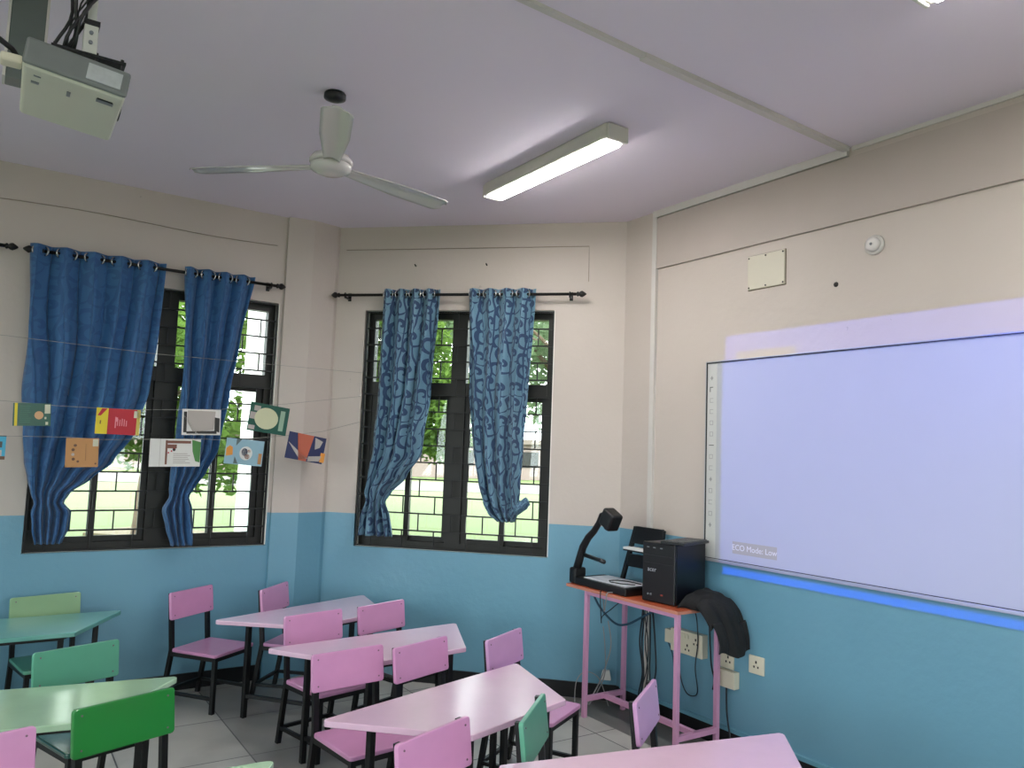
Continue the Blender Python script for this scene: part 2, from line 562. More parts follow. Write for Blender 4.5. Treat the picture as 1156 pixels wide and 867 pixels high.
def curtain(name, mx, rows, folds, material, label, group, seed, rod_d=-0.085, knot=None, rings=True):
    """rows: (z, left u, right u, fold depth); hangs from eyelets on a rod rod_d in front of the wall"""
    rnd = random.Random(seed)
    zt, zb = rows[0][0], rows[-1][0]
    ph = [rnd.uniform(0, 6.28) for _ in range(6)]
    zk = knot[0] if knot else None
    def fn(u, v):
        z = zt + (zb - zt) * v
        a, b, d = smooth_interp(rows, z)
        wob = 0.12 * math.sin(3.1 * v * 2 + ph[0] + u * 5) + 0.07 * math.sin(9 * v + ph[1] + u * 9)
        t = folds * 2 * math.pi * u + (wob * 6 * min(1, v * 3) if v > 0.02 else 0)
        s = math.tanh(1.5 * math.sin(t)) / math.tanh(1.5)
        y = rod_d - d * (s + 0.25 * math.sin(2.3 * t + ph[2] + 3 * v) * min(1, v * 4))
        # small lateral movement gives rounded pleats
        uu = a + (b - a) * (u + 0.16 / folds * math.sin(2 * t) * 0.5)
        # soft sag wrinkles towards the tie
        y -= 0.006 * math.sin(40 * v + 7 * u + ph[3]) * min(1, v * 2)
        zz = z
        if zk:
            k = math.exp(-((z - zk) / 0.05) ** 2)
            y -= 0.0 * k
            zz -= 0.05 * math.sin(math.pi * u) * math.exp(-((z - zk - 0.12) / 0.12) ** 2) 
        return (uu, y, zz)
    root = thing(name, label, 'curtain', group=group, mx=mx)
    b = grid_mesh(fn, folds * 16, 90)
    cl = b.build('drape', material, root, smooth=True)
    sd = cl.modifiers.new('thickness', 'SOLIDIFY')
    sd.thickness = 0.003
    if rings:
        n = folds * 2
        for k in range(n):
            u = (k + 0.5) / n * 1.0
            # eyelets sit where the cloth crosses the rod
            uu = (k * 0.5) / folds
            if uu <= 0.01:
                uu = 0.02
            x, y, z = fn(uu, 0.022)
            r = MB().torus((x, rod_d, zt - 0.038), (1, 0.9 if k % 2 else -0.9, 0), 0.025, 0.006)
            r.build('eyelet', M_CHROME, root, smooth=True)
    if knot:
        zk, uk, rw, rh = knot
        def kn(u, v):
            t = 2 * math.pi * u
            w = (v - 0.5) * 2
            rr = math.sqrt(max(0.0, 1 - w * w * 0.9))
            q = 1 + 0.13 * math.sin(3 * t + 5 * w + ph[4]) + 0.07 * math.sin(7 * t + ph[5] - 6 * w)
            return (uk + rw * rr * q * math.cos(t) + 0.03 * w, rod_d + rw * 0.8 * rr * q * math.sin(t), zk + rh * w + 0.3 * rw * math.cos(t + 0.5))
        grid_mesh(kn, 40, 16).build('tied_knot', material, root, smooth=True)
    return root

CG = 'blue scroll-patterned eyelet curtains, knotted up at the bottom'
curtain('curtain', ML, [(2.735, .120, .872, .030), (2.3, .135, .85, .036), (1.9, .152, .818, .036), (1.62, .175, .75, .036), (1.45, .195, .655, .035), (1.35, .215, .55, .035), (1.26, .235, .44, .03),
        (1.205, .255, .41, .028), (1.15, .24, .455, .034), (1.05, .25, .445, .034), (0.965, .272, .415, .03)], 5, M_CURT_D,
        'wide dark blue curtain on left window, leftmost of the four, bunched to bottom left corner', CG, 1)
curtain('curtain', ML, [(2.735, .985, 1.44, .032), (2.3, 1.0, 1.375, .034), (1.93, 1.012, 1.312, .034), (1.55, 1.012, 1.262, .034), (1.40, .995, 1.205, .034), (1.29, .99, 1.14, .028),
        (1.24, .995, 1.115, .025), (1.16, .957, 1.145, .034), (1.04, .985, 1.152, .032), (0.93, 1.02, 1.16, .028)], 4, M_CURT_D,
        'narrow blue curtain hanging at the middle of left window, tail ending above the sill', CG, 2)
def mu(x): return (x - (CM - YL) - 0.057) * S2 + 0.08 * 0  # photo-measured x on the plane 8 cm before the wall
def mux(x, off=0.083):
    # u on the chamfer wall of a point at distance off in front of it whose world x is given
    return (x + off / S2 - (CM - YL)) * S2
curtain('curtain', MM, [(2.735, mux(2.287), mux(2.582), .03), (2.01, mux(2.283), mux(2.556), .034), (1.57, mux(2.264), mux(2.519), .034), (1.40, mux(2.245), mux(2.445), .034), (1.285, mux(2.235), mux(2.372), .028),
        (1.225, mux(2.25), mux(2.345), .026), (1.12, mux(2.225), mux(2.372), .034), (0.985, mux(2.217), mux(2.393), .034)], 4, M_CURT,
        'blue curtain over left half of middle window, pinched above a flared tail', CG, 3)
curtain('curtain', MM, [(2.735, mux(2.733), mux(3.069), .03), (2.0, mux(2.754), mux(3.043), .034), (1.6, mux(2.785), mux(3.03), .034), (1.38, mux(2.82), mux(3.02), .036), (1.25, mux(2.848), mux(3.02), .036), (1.18, mux(2.875), mux(3.015), .034), (1.13, mux(2.92), mux(3.0), .026)], 4, M_CURT,
        'blue curtain over right half of middle window, knotted short without a tail', CG, 4, knot=(1.225, mux(3.02), 0.06, 0.058))

def rod(mx, u0, u1, z, label, ends=(True, True), brackets=()):
    root = thing('curtain_rod', label, 'curtain rod', group='black curtain rods', mx=mx)
    d = -0.085
    MB().tube([(u0, d, z), (u1, d, z)], 0.0105, 12).build('pole', M_ROD, root, smooth=True)
    for e, u, s in ((ends[0], u0, -1), (ends[1], u1, 1)):
        if e:
            prof = [(0.011, 0), (0.017, 0.004), (0.017, 0.012), (0.011, 0.016), (0.02, 0.026), (0.023, 0.038), (0.015, 0.052), (0.004, 0.066)]
            m4 = Matrix.Translation((u, d, z)) @ Matrix.Rotation(math.radians(90 * s), 4, 'Y')
            MB().lathe(prof, 16, m4).build('finial', M_ROD, root, smooth=True)
    for u in brackets:
        b = MB().box(u - 0.012, u + 0.012, -0.006, 0.0, z - 0.03, z + 0.03)
        b.box(u - 0.007, u + 0.007, d - 0.002, -0.006, z - 0.022, z - 0.010)
        b.torus((u, d, z), (1, 0, 0), 0.014, 0.005)
        b.build('bracket', M_ROD, root)
    return root
rod(ML, 0.150, 1.585, 2.697, 'black rod above left window carrying two curtains', brackets=(0.185, 1.55))
rod(ML, -1.3, -0.005, 2.697, 'black rod end with finial at the left photo edge', ends=(False, True), brackets=(-1.2, -0.06))
rod(MM, mux(2.045), mux(3.268), 2.695, 'black rod above middle window carrying two curtains', brackets=(mux(2.075), mux(3.235)))

# ------------------------------------------------------------------ furniture
def paint(name, col, rough=0.3, var=0.05, coat=0.6, coat_r=0.12):
    return mat(name, col, rough, var=var, nscale=9, bump=0.03, bscale=14, coat=coat, coat_r=coat_r)
M_PINK_TOP = paint('pink_desk_laminate', (222, 184, 208), 0.30, coat=1.0, coat_r=0.2)
M_PINK = paint('pink_chair_paint', (214, 150, 194), 0.34)
M_PINK2 = paint('lilac_pink_chair_paint', (208, 156, 202), 0.34)
M_PALE_GREEN = paint('pale_green_laminate', (176, 212, 176), 0.16)
M_TEAL = paint('teal_green_laminate', (104, 170, 158), 0.3)
M_SAGE = paint('sage_green_paint', (140, 178, 132), 0.4)
M_SEA = paint('sea_green_paint', (88, 164, 134), 0.36)
M_GREEN = paint('vivid_green_paint', (26, 128, 48), 0.34)
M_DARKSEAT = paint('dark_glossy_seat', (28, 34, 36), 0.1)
M_DTEAL = paint('dark_teal_seat', (30, 84, 74), 0.12)
M_IRON = mat('black_steel_tube', (9, 9, 11), 0.45, metal=0.1, var=0.15)
M_SCREW = mat('dull_screw', (126, 98, 112), 0.45, metal=0.3)

ZD = 0.58
def desk(label, loc, deg, top, name='trapezoid_desk', group='trapezoid classroom desks'):
    t = thing(name, label, 'desk', (loc[0], loc[1], 0), math.radians(deg), group)
    L, Sh, D = 0.585, 0.292, 0.505
    poly = round_poly([(-L, 0), (-Sh, -D), (Sh, -D), (L, 0)], 0.018)
    MB().prism(poly, ZD - 0.024, ZD).build('tabletop', top, t, bevel=0.004)
    legs = [(-0.375, -0.055), (0.44, -0.055), (0.235, -0.44), (-0.235, -0.44)]
    for x, y in legs:
        MB().box(x - 0.014, x + 0.014, y - 0.014, y + 0.014, 0.0, ZD - 0.024).build('leg', M_IRON, t, bevel=0.003)
    b = MB()
    for i in range(4):
        p, q = legs[i], legs[(i + 1) % 4]
        b.bar((p[0], p[1], ZD - 0.037), (q[0], q[1], ZD - 0.037), 0.022, 0.022)
    b.build('apron', M_IRON, t)
    s = MB()
    s.bar((legs[0][0], legs[0][1], 0.125), (legs[3][0], legs[3][1], 0.125), 0.02)
    s.bar((legs[1][0], legs[1][1], 0.125), (legs[2][0], legs[2][1], 0.125), 0.02)
    s.bar((legs[2][0], legs[2][1], 0.125), (legs[3][0], legs[3][1], 0.125), 0.02)
    s.build('stretcher', M_IRON, t)
    return t

desk('pink trapezoid desk furthest back, in the corner by the column', (1.700, 4.93), 20.1, M_PINK_TOP)
desk('pink trapezoid desk in the middle row, second from the back wall corner', (1.814, 4.039), 5.5, M_PINK_TOP)
desk('large pink trapezoid desk in front of middle window, beside the green-backed chair', (1.667, 3.039), 16.7, M_PINK_TOP)
desk('pink desk at bottom right corner of the photo, nearest the whiteboard', (2.025, 2.076), -12.9, M_PINK_TOP)
desk('shiny pale green desk at left with a vivid green chair before it', (0.199, 3.777), -9.6, M_PALE_GREEN)
desk('dull teal green desk at far left below the left window', (0.166, 5.225), 0.0, M_TEAL)
desk('pale green desk corner just showing at the bottom photo edge', (0.276, 2.62), -3.0, M_PALE_GREEN)

ZS, ZTOP = 0.345, 0.675
def make_chair(label, mid, deg, back, seat, name='school_chair', group='small classroom chairs'):
    """mid: top centre of the backrest front face; local -y is where the chair faces"""
    r = math.radians(deg)
    off = 0.19
    loc = (mid[0] + off * math.sin(r), mid[1] - off * math.cos(r), 0)
    t = thing(name, label, 'chair', loc, r, group)
    W = 0.155
    sp = round_poly([(-0.178, -0.175), (0.178, -0.175), (0.170, 0.165), (-0.170, 0.165)], 0.02, 4)
    MB().prism(sp, ZS - 0.02, ZS).build('seat', seat, t, bevel=0.005)
    # backrest board leaning slightly, in front of the posts
    lean = math.radians(7)
    m4 = Matrix.Translation((0, 0.172, 0.512)) @ Matrix.Rotation(-lean, 4, 'X')
    bp = round_poly([(-0.184, 0), (0.184, 0), (0.184, 0.163), (-0.184, 0.163)], 0.014, 4)
    mxp = m4 @ Matrix.Rotation(math.radians(90), 4, 'X')
    MB().prism(bp, -0.009, 0.009, mxp).build('backrest', back, t, bevel=0.004)
    for x in (-0.155, 0.155):
        for z in (0.025, 0.138):
            sc = MB()
            p = m4 @ Vector((x, -0.0095, z))
            q = m4 @ Vector((x, -0.0115, z))
            sc.tube([p, q], 0.0036, 8).build('screw', M_SCREW, t)
    for s in (-1, 1):
        x = s * W
        MB().bar((x, 0.225, 0.0), (x, 0.172, 0.335), 0.024, up=(0, 1, 0)).bar((x, 0.172, 0.33), (x, 0.2055, 0.668), 0.024, up=(0, 1, 0)).build('rear_leg', M_IRON, t)
        MB().box(x - 0.012, x + 0.012, -0.165, -0.141, 0, ZS - 0.02).build('front_leg', M_IRON, t)
    f = MB()
    z = ZS - 0.034
    f.bar((-W, -0.153, z), (W, -0.153, z), 0.022).bar((-W, 0.165, z), (W, 0.165, z), 0.022)
    f.bar((-W, -0.153, z), (-W, 0.165, z), 0.022).bar((W, -0.153, z), (W, 0.165, z), 0.022)
    f.build('seat_frame', M_IRON, t)
    s = MB()
    s.bar((-W, -0.153, 0.085), (-W, 0.212, 0.085), 0.018).bar((W, -0.153, 0.085), (W, 0.212, 0.085), 0.018).bar((-W, 0.212, 0.085), (W, 0.212, 0.085), 0.018)
    s.build('stretcher', M_IRON, t)
    return t

CH = [
 ('pink chair standing clear against the blue wall under the left window', (1.140, 5.255), 36.5, M_PINK, M_PINK),
 ('pink chair in the far corner behind the furthest pink desk', (1.638, 5.176), 46, M_PINK, M_PINK),
 ('pink chair between the furthest and second pink desks, left of the pair', (1.581, 4.272), 12.5, M_PINK, M_PINK),
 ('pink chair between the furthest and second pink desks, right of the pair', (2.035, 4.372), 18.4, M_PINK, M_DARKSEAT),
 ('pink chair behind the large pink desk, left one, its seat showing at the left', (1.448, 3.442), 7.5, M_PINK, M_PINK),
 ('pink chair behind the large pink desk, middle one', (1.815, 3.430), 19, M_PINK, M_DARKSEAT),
 ('pink chair back with chipped corner in front of the large pink desk', (1.308, 2.351), 21.1, M_PINK, M_PINK),
 ('lilac-pink chair at far right of the large pink desk, before the blue wall', (2.273, 3.394), 28.2, M_PINK2, M_PINK),
 ('chair with scuffed sea-green back at the right end of the large pink desk', (1.735, 2.383), 41.5, M_SEA, M_PINK),
 ('lilac-pink chair seen edge-on in front of the equipment table', (2.258, 2.345), 34, M_PINK2, M_PINK),
 ('pink chair cut off at bottom left corner of the photo', (0.024, 2.929), 15.8, M_PINK, M_PINK),
 ('chair with vivid green back in front of the shiny pale green desk', (0.484, 3.145), 19.7, M_GREEN, M_GREEN),
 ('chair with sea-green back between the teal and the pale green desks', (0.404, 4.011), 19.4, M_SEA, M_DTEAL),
 ('chair with yellowish sage back behind the teal desk by the wall', (0.356, 5.35), 11.5, M_SAGE, M_SEA),
]
for c in CH:
    make_chair(*c)

# ------------------------------------------------------------------ equipment table
M_ORANGE = mat('orange_brown_laminate', (176, 84, 52), 0.4, var=0.1, nscale=10)
M_EDGE = mat('pale_orange_edge', (200, 132, 110), 0.45, var=0.05)
M_PINK_MET = mat('pink_painted_steel', (205, 150, 184), 0.4, var=0.05)
ZT = 0.78
t = thing('equipment_table', 'tall narrow table with orange-brown top and pink metal legs', 'table', (3.31, 3.53, 0))
MB().box(-0.16, 0.205, -0.495, 0.475, ZT - 0.018, ZT).build('tabletop', M_ORANGE, t, bevel=0.003)
MB().box(-0.164, -0.16, -0.495, 0.475, ZT - 0.018, ZT - 0.001).box(-0.164, 0.205, -0.499, -0.495, ZT - 0.018, ZT - 0.001).build('edge_band', M_EDGE, t)
lg = [(-0.145, -0.480), (0.17, -0.480), (-0.145, 0.285), (0.17, 0.285)]
for x, y in lg:
    MB().box(x - 0.013, x + 0.013, y - 0.013, y + 0.013, 0, ZT - 0.018).build('leg', M_PINK_MET, t, bevel=0.002)
b = MB()
for y in (-0.480, 0.285):
    b.bar((-0.145, y, 0.11), (0.17, y, 0.11), 0.028)
b.bar((0.0125, -0.480, 0.11), (0.0125, 0.285, 0.11), 0.028)
b.build('stretcher', M_PINK_MET, t)
b = MB()
b.bar((-0.145, -0.480, ZT - 0.03), (-0.145, 0.285, ZT - 0.03), 0.02).bar((0.17, -0.480, ZT - 0.03), (0.17, 0.285, ZT - 0.03), 0.02)
b.build('top_frame', M_PINK_MET, t)

# document camera
M_BLK = mat('black_plastic', (20, 20, 22), 0.38, var=0.1)
M_BLK2 = mat('satin_black_plastic', (32, 33, 36), 0.3, var=0.1)
M_WHITE_PLATE = mat('white_light_plate', (215, 216, 222), 0.35, var=0.02)
M_GREYP = mat('grey_plastic', (120, 124, 128), 0.4, var=0.05)
d = thing('document_camera', 'black document camera with a bent arm over a white plate, left on the table', 'document camera', (3.30, 3.72, ZT))
MB().box(-0.13, 0.12, -0.245, 0.235, 0.0, 0.048).build('base', M_BLK, d, bevel=0.008)
MB().box(-0.105, 0.10, -0.215, 0.17, 0.048, 0.052).build('light_plate', M_WHITE_PLATE, d, bevel=0.001)
MB().box(-0.125, -0.03, 0.235, 0.30, 0.0, 0.10).build('hinge_block', M_BLK, d, bevel=0.014, segs=3)
arm = [(-0.085, 0.27, 0.08), (-0.08, 0.245, 0.16), (-0.08, 0.215, 0.235), (-0.08, 0.165, 0.30), (-0.08, 0.11, 0.345), (-0.08, 0.065, 0.40), (-0.08, 0.04, 0.45), (-0.08, 0.0, 0.462)]
MB().tube(arm, 0.02, 12, [0.028, 0.026, 0.025, 0.023, 0.021, 0.020, 0.019, 0.017]).build('arm', M_BLK, d, smooth=True)
hm = Matrix.Translation((-0.08, -0.045, 0.432)) @ Matrix.Rotation(math.radians(28), 4, 'X')
hd = MB().box(-0.045, 0.045, -0.055, 0.055, -0.058, 0.055, hm).build('camera_head', M_BLK, d, bevel=0.016, segs=3)
MB().lathe([(0.02, 0), (0.024, 0.004), (0.024, 0.014), (0.018, 0.016)], 16, hm @ Matrix.Translation((0, 0, -0.072))).build('lens', M_BLK2, hd, smooth=True)
MB().tube([(-0.08, 0.20, 0.185), (-0.11, 0.02, 0.178), (-0.11, -0.03, 0.172)], 0.013, 10).build('lamp_arm', M_BLK2, d, smooth=True)
b = MB()
b.tube([(-0.02, -0.21, 0.058), (-0.07, -0.13, 0.056), (-0.085, -0.06, 0.056), (-0.06, -0.02, 0.057), (0.0, -0.03, 0.057), (0.03, -0.09, 0.057), (0.04, -0.20, 0.056)], 0.003, 8)
tag(b.build('cable', M_BLK, center=False, mx=Matrix.Translation((3.30, 3.72, ZT))), 'thin black lead looped on the white plate of the document camera', 'cable')

# slanted black stand behind the computer
s = thing('book_stand', 'black slanted stand with a white sheet, behind the computer tower', 'stand', (3.49, 3.66, ZT))
MB().bar((0, 0.205, 0.0), (0.0, 0.075, 0.375), 0.022, 0.03, up=(0, 1, 0)).build('side_post', M_BLK, s, bevel=0.003)
MB().bar((0, -0.12, 0.0), (0.0, -0.165, 0.375), 0.022, 0.03, up=(0, 1, 0)).build('side_post', M_BLK, s, bevel=0.003)
MB().add([(-0.012, 0.115, 0.27), (-0.012, 0.07, 0.38), (-0.012, -0.17, 0.38), (-0.012, -0.15, 0.27), (0.006, 0.115, 0.27), (0.006, 0.07, 0.38), (0.006, -0.17, 0.38), (0.006, -0.15, 0.27)],
         [(0, 1, 2, 3), (7, 6, 5, 4), (0, 4, 5, 1), (1, 5, 6, 2), (2, 6, 7, 3), (3, 7, 4, 0)]).build('upper_panel', M_BLK, s, bevel=0.003)
MB().box(-0.012, 0.006, -0.14, 0.14, 0.12, 0.20).build('lower_panel', M_BLK, s, bevel=0.003)
MB().box(-0.055, 0.012, -0.14, 0.135, 0.222, 0.232).build('ledge', M_BLK, s)
MB().box(-0.06, 0.01, -0.10, 0.13, 0.232, 0.246).build('paper_stack', mat('white_paper', (226, 226, 224), 0.7, var=0.02), s)

# computer tower
TW = math.radians(7)
pc = thing('computer_tower', 'black desktop computer tower standing on the equipment table', 'computer', (3.362, 3.268, ZT), TW)
MB().box(-0.135, 0.135, -0.115, 0.115, 0.006, 0.335).build('case', mat('black_steel_case', (15, 17, 24), 0.35, var=0.1), pc, bevel=0.005)
MB().box(-0.152, -0.135, -0.115, 0.115, 0.004, 0.337).build('front_panel', M_BLK, pc, bevel=0.005)
MB().box(-0.154, -0.152, -0.10, 0.10, 0.218, 0.222).box(-0.154, -0.152, -0.10, 0.10, 0.262, 0.265).build('drive_slot', M_BLK2, pc)
b = MB()
for y in (0.075, 0.03, -0.02):
    b.box(-0.155, -0.152, y - 0.008, y + 0.008, 0.305, 0.311)
b.build('port', M_GREYP, pc)
b = MB()
for y in (0.07, 0.05):
    b.tube([(-0.151, y, 0.045), (-0.156, y, 0.045)], 0.006, 12)
b.build('audio_jack', M_GREYP, pc)
MB().box(-0.1545, -0.152, -0.035, -0.02, 0.045, 0.053).build('sticker', mat('red_sticker', (150, 60, 50), 0.5), pc)
for x in (-0.11, 0.11):
    for y in (-0.09, 0.09):
        MB().box(x - 0.015, x + 0.015, y - 0.01, y + 0.01, 0, 0.006).build('foot', M_BLK, pc)
M_SILVER = mat('silver_lettering', (205, 208, 212), 0.3, metal=0.6)
lm = Matrix.Translation((-0.1535, 0.045, 0.185)) @ Matrix(((0, 0, -1, 0), (-1, 0, 0, 0), (0, 1, 0, 0), (0, 0, 0, 1)))
text_mesh('logo', 'acer', 0.036, M_SILVER, pc, lm)
# keyboard on top of the tower
k = thing('keyboard', 'slim black keyboard lying on top of the computer tower', 'keyboard', (3.355, 3.185, ZT + 0.3375), math.radians(14))
MB().box(-0.145, 0.145, -0.075, 0.075, 0.0, 0.016).build('body', M_BLK2, k, bevel=0.004)
b = MB()
for r in range(6):
    for c in range(15):
        x0 = -0.137 + c * 0.0183
        y0 = -0.066 + r * 0.022
        b.box(x0, x0 + 0.0155, y0, y0 + 0.0185, 0.016, 0.020)
b.build('keys', mat('dark_grey_keys', (78, 82, 82), 0.45), k)

# black cloth bag draped over the table end
M_CLOTH = mat('black_cloth', (17, 18, 20), 0.85, var=0.25, nscale=20, bump=0.3, bscale=40)
def bag(u, v):
    # v: from lump on the table, over the end edge, down; u: across x
    path = [(3.112, 0.80), (3.098, 0.865), (3.05, 0.862), (2.985, 0.858), (2.92, 0.80), (2.885, 0.71), (2.865, 0.63), (2.865, 0.565)]
    f = v * (len(path) - 1)
    i = min(int(f), len(path) - 2)
    q = f - i
    p0, p1, p2, p3 = path[max(i - 1, 0)], path[i], path[i + 1], path[min(i + 2, len(path) - 1)]
    def cr(a, b, c, d_):
        return 0.5 * (2 * b + (c - a) * q + (2 * a - 5 * b + 4 * c - d_) * q * q + (3 * b - a - 3 * c + d_) * q ** 3)
    y, z = cr(p0[0], p1[0], p2[0], p3[0]), cr(p0[1], p1[1], p2[1], p3[1])
    w0 = 3.215 + 0.05 * min(1, v * 2.0) + 0.02 * math.sin(9 * v)
    w1 = 3.535
    x = w0 + (w1 - w0) * u
    fold = math.sin(11 * u + 2.2 * v + 1.2 * math.sin(5 * v)) * 0.5 + 0.35 * math.sin(23 * u - 4 * v)
    edge = math.sin(math.pi * min(max(u, 0.0), 1.0)) ** 0.5
    if v < 0.45:
        z = ZT + 0.004 + (z - ZT) * (0.15 + 0.85 * edge) * (1 if u > 0.0 else 0) + 0.010 * fold * edge
        z = max(z, ZT + 0.004)
        y += 0.006 * math.sin(9 * u) + 0.018 * (u - 0.5)
    else:
        y += -0.016 * fold * min(1, (v - 0.45) * 4) + (1 - edge) * 0.05 * (1 - v)
        z += 0.02 * math.sin(6 * u + 1) * v - 0.05 * (1 - edge) * (1 if v < 0.7 else 0)
    return (x, y, z)
cl = grid_mesh(bag, 48, 60).build('cloth_bag', M_CLOTH, smooth=True)
tag(cl, 'crumpled black cloth bag hanging over the right end of equipment table', 'bag')
sd = cl.modifiers.new('thickness', 'SOLIDIFY'); sd.thickness = 0.006; sd.offset = 0.0

# ------------------------------------------------------------------ sockets and boxes on the right wall
M_IVORY = mat('ivory_plastic', (214, 207, 186), 0.4, var=0.04)
M_HOLE = mat('socket_hole', (40, 36, 34), 0.6)
YR0 = CM - XR
def ru(y): return YR0 - y
def pins(b, u, z, y, s=1.0):
    b.box(u - 0.005 * s, u + 0.005 * s, y - 0.0012, y, z + 0.012 * s, z + 0.026 * s)
    for dx in (-0.013, 0.013):
        b.box(u + dx * s - 0.0045 * s, u + dx * s + 0.0045 * s, y - 0.0012, y, z - 0.012 * s, z - 0.001 * s)
def plate(label, y0, y1, z0, z1, depth, name='socket_plate', cat='socket', outlets=(), switches=(), bev=0.004):
    o = thing(name, label, cat, mx=MR @ Matrix.Translation((ru((y0 + y1) / 2), 0, z0)))
    w, h = abs(y1 - y0), z1 - z0
    MB().box(-w / 2, w / 2, -depth, 0, 0, h).build('housing', M_IVORY, o, bevel=bev)
    if outlets:
        for (du, dz) in outlets:
            b = MB()
            pins(b, du, dz, -depth)
            b.build('pin_holes', M_HOLE, o)
    for (du, dz) in switches:
        MB().box(du - 0.009, du + 0.009, -depth - 0.004, -depth, dz - 0.013, dz + 0.013).build('rocker_switch', M_IVORY, o, bevel=0.002)
    return o
plate('large ivory box with three sockets on the wall under the equipment table', 3.435, 3.185, 0.452, 0.585, 0.05, 'socket_box', outlets=((-0.075, 0.09), (0.075, 0.08), (0.01, 0.035)), switches=((-0.015, 0.105), (0.012, 0.105), (-0.05, 0.04)))
plate('small ivory block joined to left side of the three-socket box', 3.50, 3.436, 0.485, 0.565, 0.035, 'socket_block')
plate('ivory socket plate half hidden beneath the hanging black bag', 3.085, 2.99, 0.435, 0.528, 0.012, outlets=((0.01, 0.045),))
plate('blank ivory surface box low on the wall below the black bag', 3.09, 2.955, 0.34, 0.432, 0.045, 'junction_box', 'box')
plate('ivory socket plate alone on the blue wall right of equipment table', 2.885, 2.785, 0.452, 0.548, 0.012, outlets=((0.0, 0.045),), switches=((-0.03, 0.052),))

# cover plate, sensor, mark high on the right wall
M_PLATE = mat('cream_cover_plate', (200, 193, 174), 0.45, var=0.03)
o = thing('cover_plate', 'square cream cover plate screwed high on the wall above whiteboard', 'cover plate', mx=MR @ Matrix.Translation((ru(2.792), 0, 2.572)))
MB().box(-0.125, 0.125, -0.012, 0, 0, 0.195).build('plate', M_PLATE, o, bevel=0.003)
MB().box(-0.128, 0.128, -0.004, 0, -0.003, 0.198).build('rim', mat('brown_rim', (120, 104, 84), 0.6), o)
for u in (-0.115, 0.0, 0.115):
    for z in (0.012, 0.183):
        MB().tube([(u, -0.011, z), (u, -0.0145, z)], 0.005, 10).build('screw', M_HOLE, o)
o = thing('smoke_detector', 'round white detector dome on the wall above the whiteboard', 'detector', mx=MR @ Matrix.Translation((ru(2.148), 0, 2.683)))
m90 = Matrix.Rotation(math.radians(90), 4, 'X')
MB().lathe([(0.05, 0), (0.05, 0.01), (0.047, 0.014)], 28, m90).build('mounting_ring', M_TRUNK, o, smooth=True)
MB().lathe([(0.036, 0.012), (0.036, 0.026), (0.028, 0.034), (0.012, 0.038)], 28, m90).build('dome', mat('white_dome', (214, 208, 204), 0.4), o, smooth=True)
MB().lathe([(0.008, 0.036), (0.006, 0.041)], 12, m90).build('sensor_eye', M_GREYP, o)
o = MB().lathe([(0.014, 0.0), (0.011, 0.006), (0.005, 0.012)], 10, MR @ Matrix.Translation((ru(2.362), 0, 2.52)) @ m90).build('wall_plug', M_HOLE)
tag(o, 'small dark wall plug between the cover plate and detector', 'wall plug')
for x, lab in ((2.485, 'dark nail in the wall above left curtain of middle window'), (2.86, 'dark nail in the wall above right curtain of middle window')):
    u = (x - (CM - YL)) * S2
    o = MB().tube([tuple(MM @ Vector((u, 0, 2.925))), tuple(MM @ Vector((u, -0.025, 2.93)))], 0.005, 8).build('nail', M_HOLE)
    tag(o, lab, 'nail')

# cable trunking
struct(MB().box(0.275, 0.313, -0.022, 0, 0.1, HC).build('trim_3', M_TRUNK, mx=MR), 'white vertical trunking beside the whiteboard')
struct(MB().box(0.313, 1.68, -0.022, 0, HC - 0.045, HC).build('trim_4', M_TRUNK, mx=MR), 'white trunking under the ceiling along the whiteboard wall')
struct(MB().box(1.70, 6.9, -0.012, 0, HC - 0.022, HC).build('trim_5', M_TRUNK, mx=MR), 'thin conduit under the ceiling right of the ceiling trunking')
struct(MB().bar((2.07, 2.238, HC - 0.011), (XR - 0.02, 2.290, HC - 0.011), 0.036, 0.022).bar((0.6, 2.168, HC - 0.008), (2.07, 2.236, HC - 0.008), 0.026, 0.016).build('trim_6', M_TRUNK), 'white trunking running across the ceiling')
struct(MB().box(0.05, 6.9, -0.02, 0, 0.1, 0.122).build('trim_7', mat('blue_painted_ledge', (104, 158, 178), 0.4), mx=MR), 'blue painted ledge above the black skirting')
M_THIN = mat('grey_wire', (150, 139, 124), 0.6)
pts = [(x, YL - 0.006, 2.995 + 0.01 * math.sin(x * 4) + 0.004 * x) for x in [-1.2 + 0.14 * i for i in range(21)]]
tag(MB().tube(pts, 0.0028, 6).build('wall_wire', M_THIN), 'thin wire along the wall above left window near ceiling', 'wire')
pts = [tuple(MM @ Vector((u, -0.004, 3.05))) for u in (0.06, 0.5, 1.2, 1.86)] + [tuple(MM @ Vector((1.862, -0.004, 2.80)))]
tag(MB().tube(pts, 0.003, 6).build('wall_wire', M_THIN), 'thin wire along the wall above middle window near ceiling', 'wire')

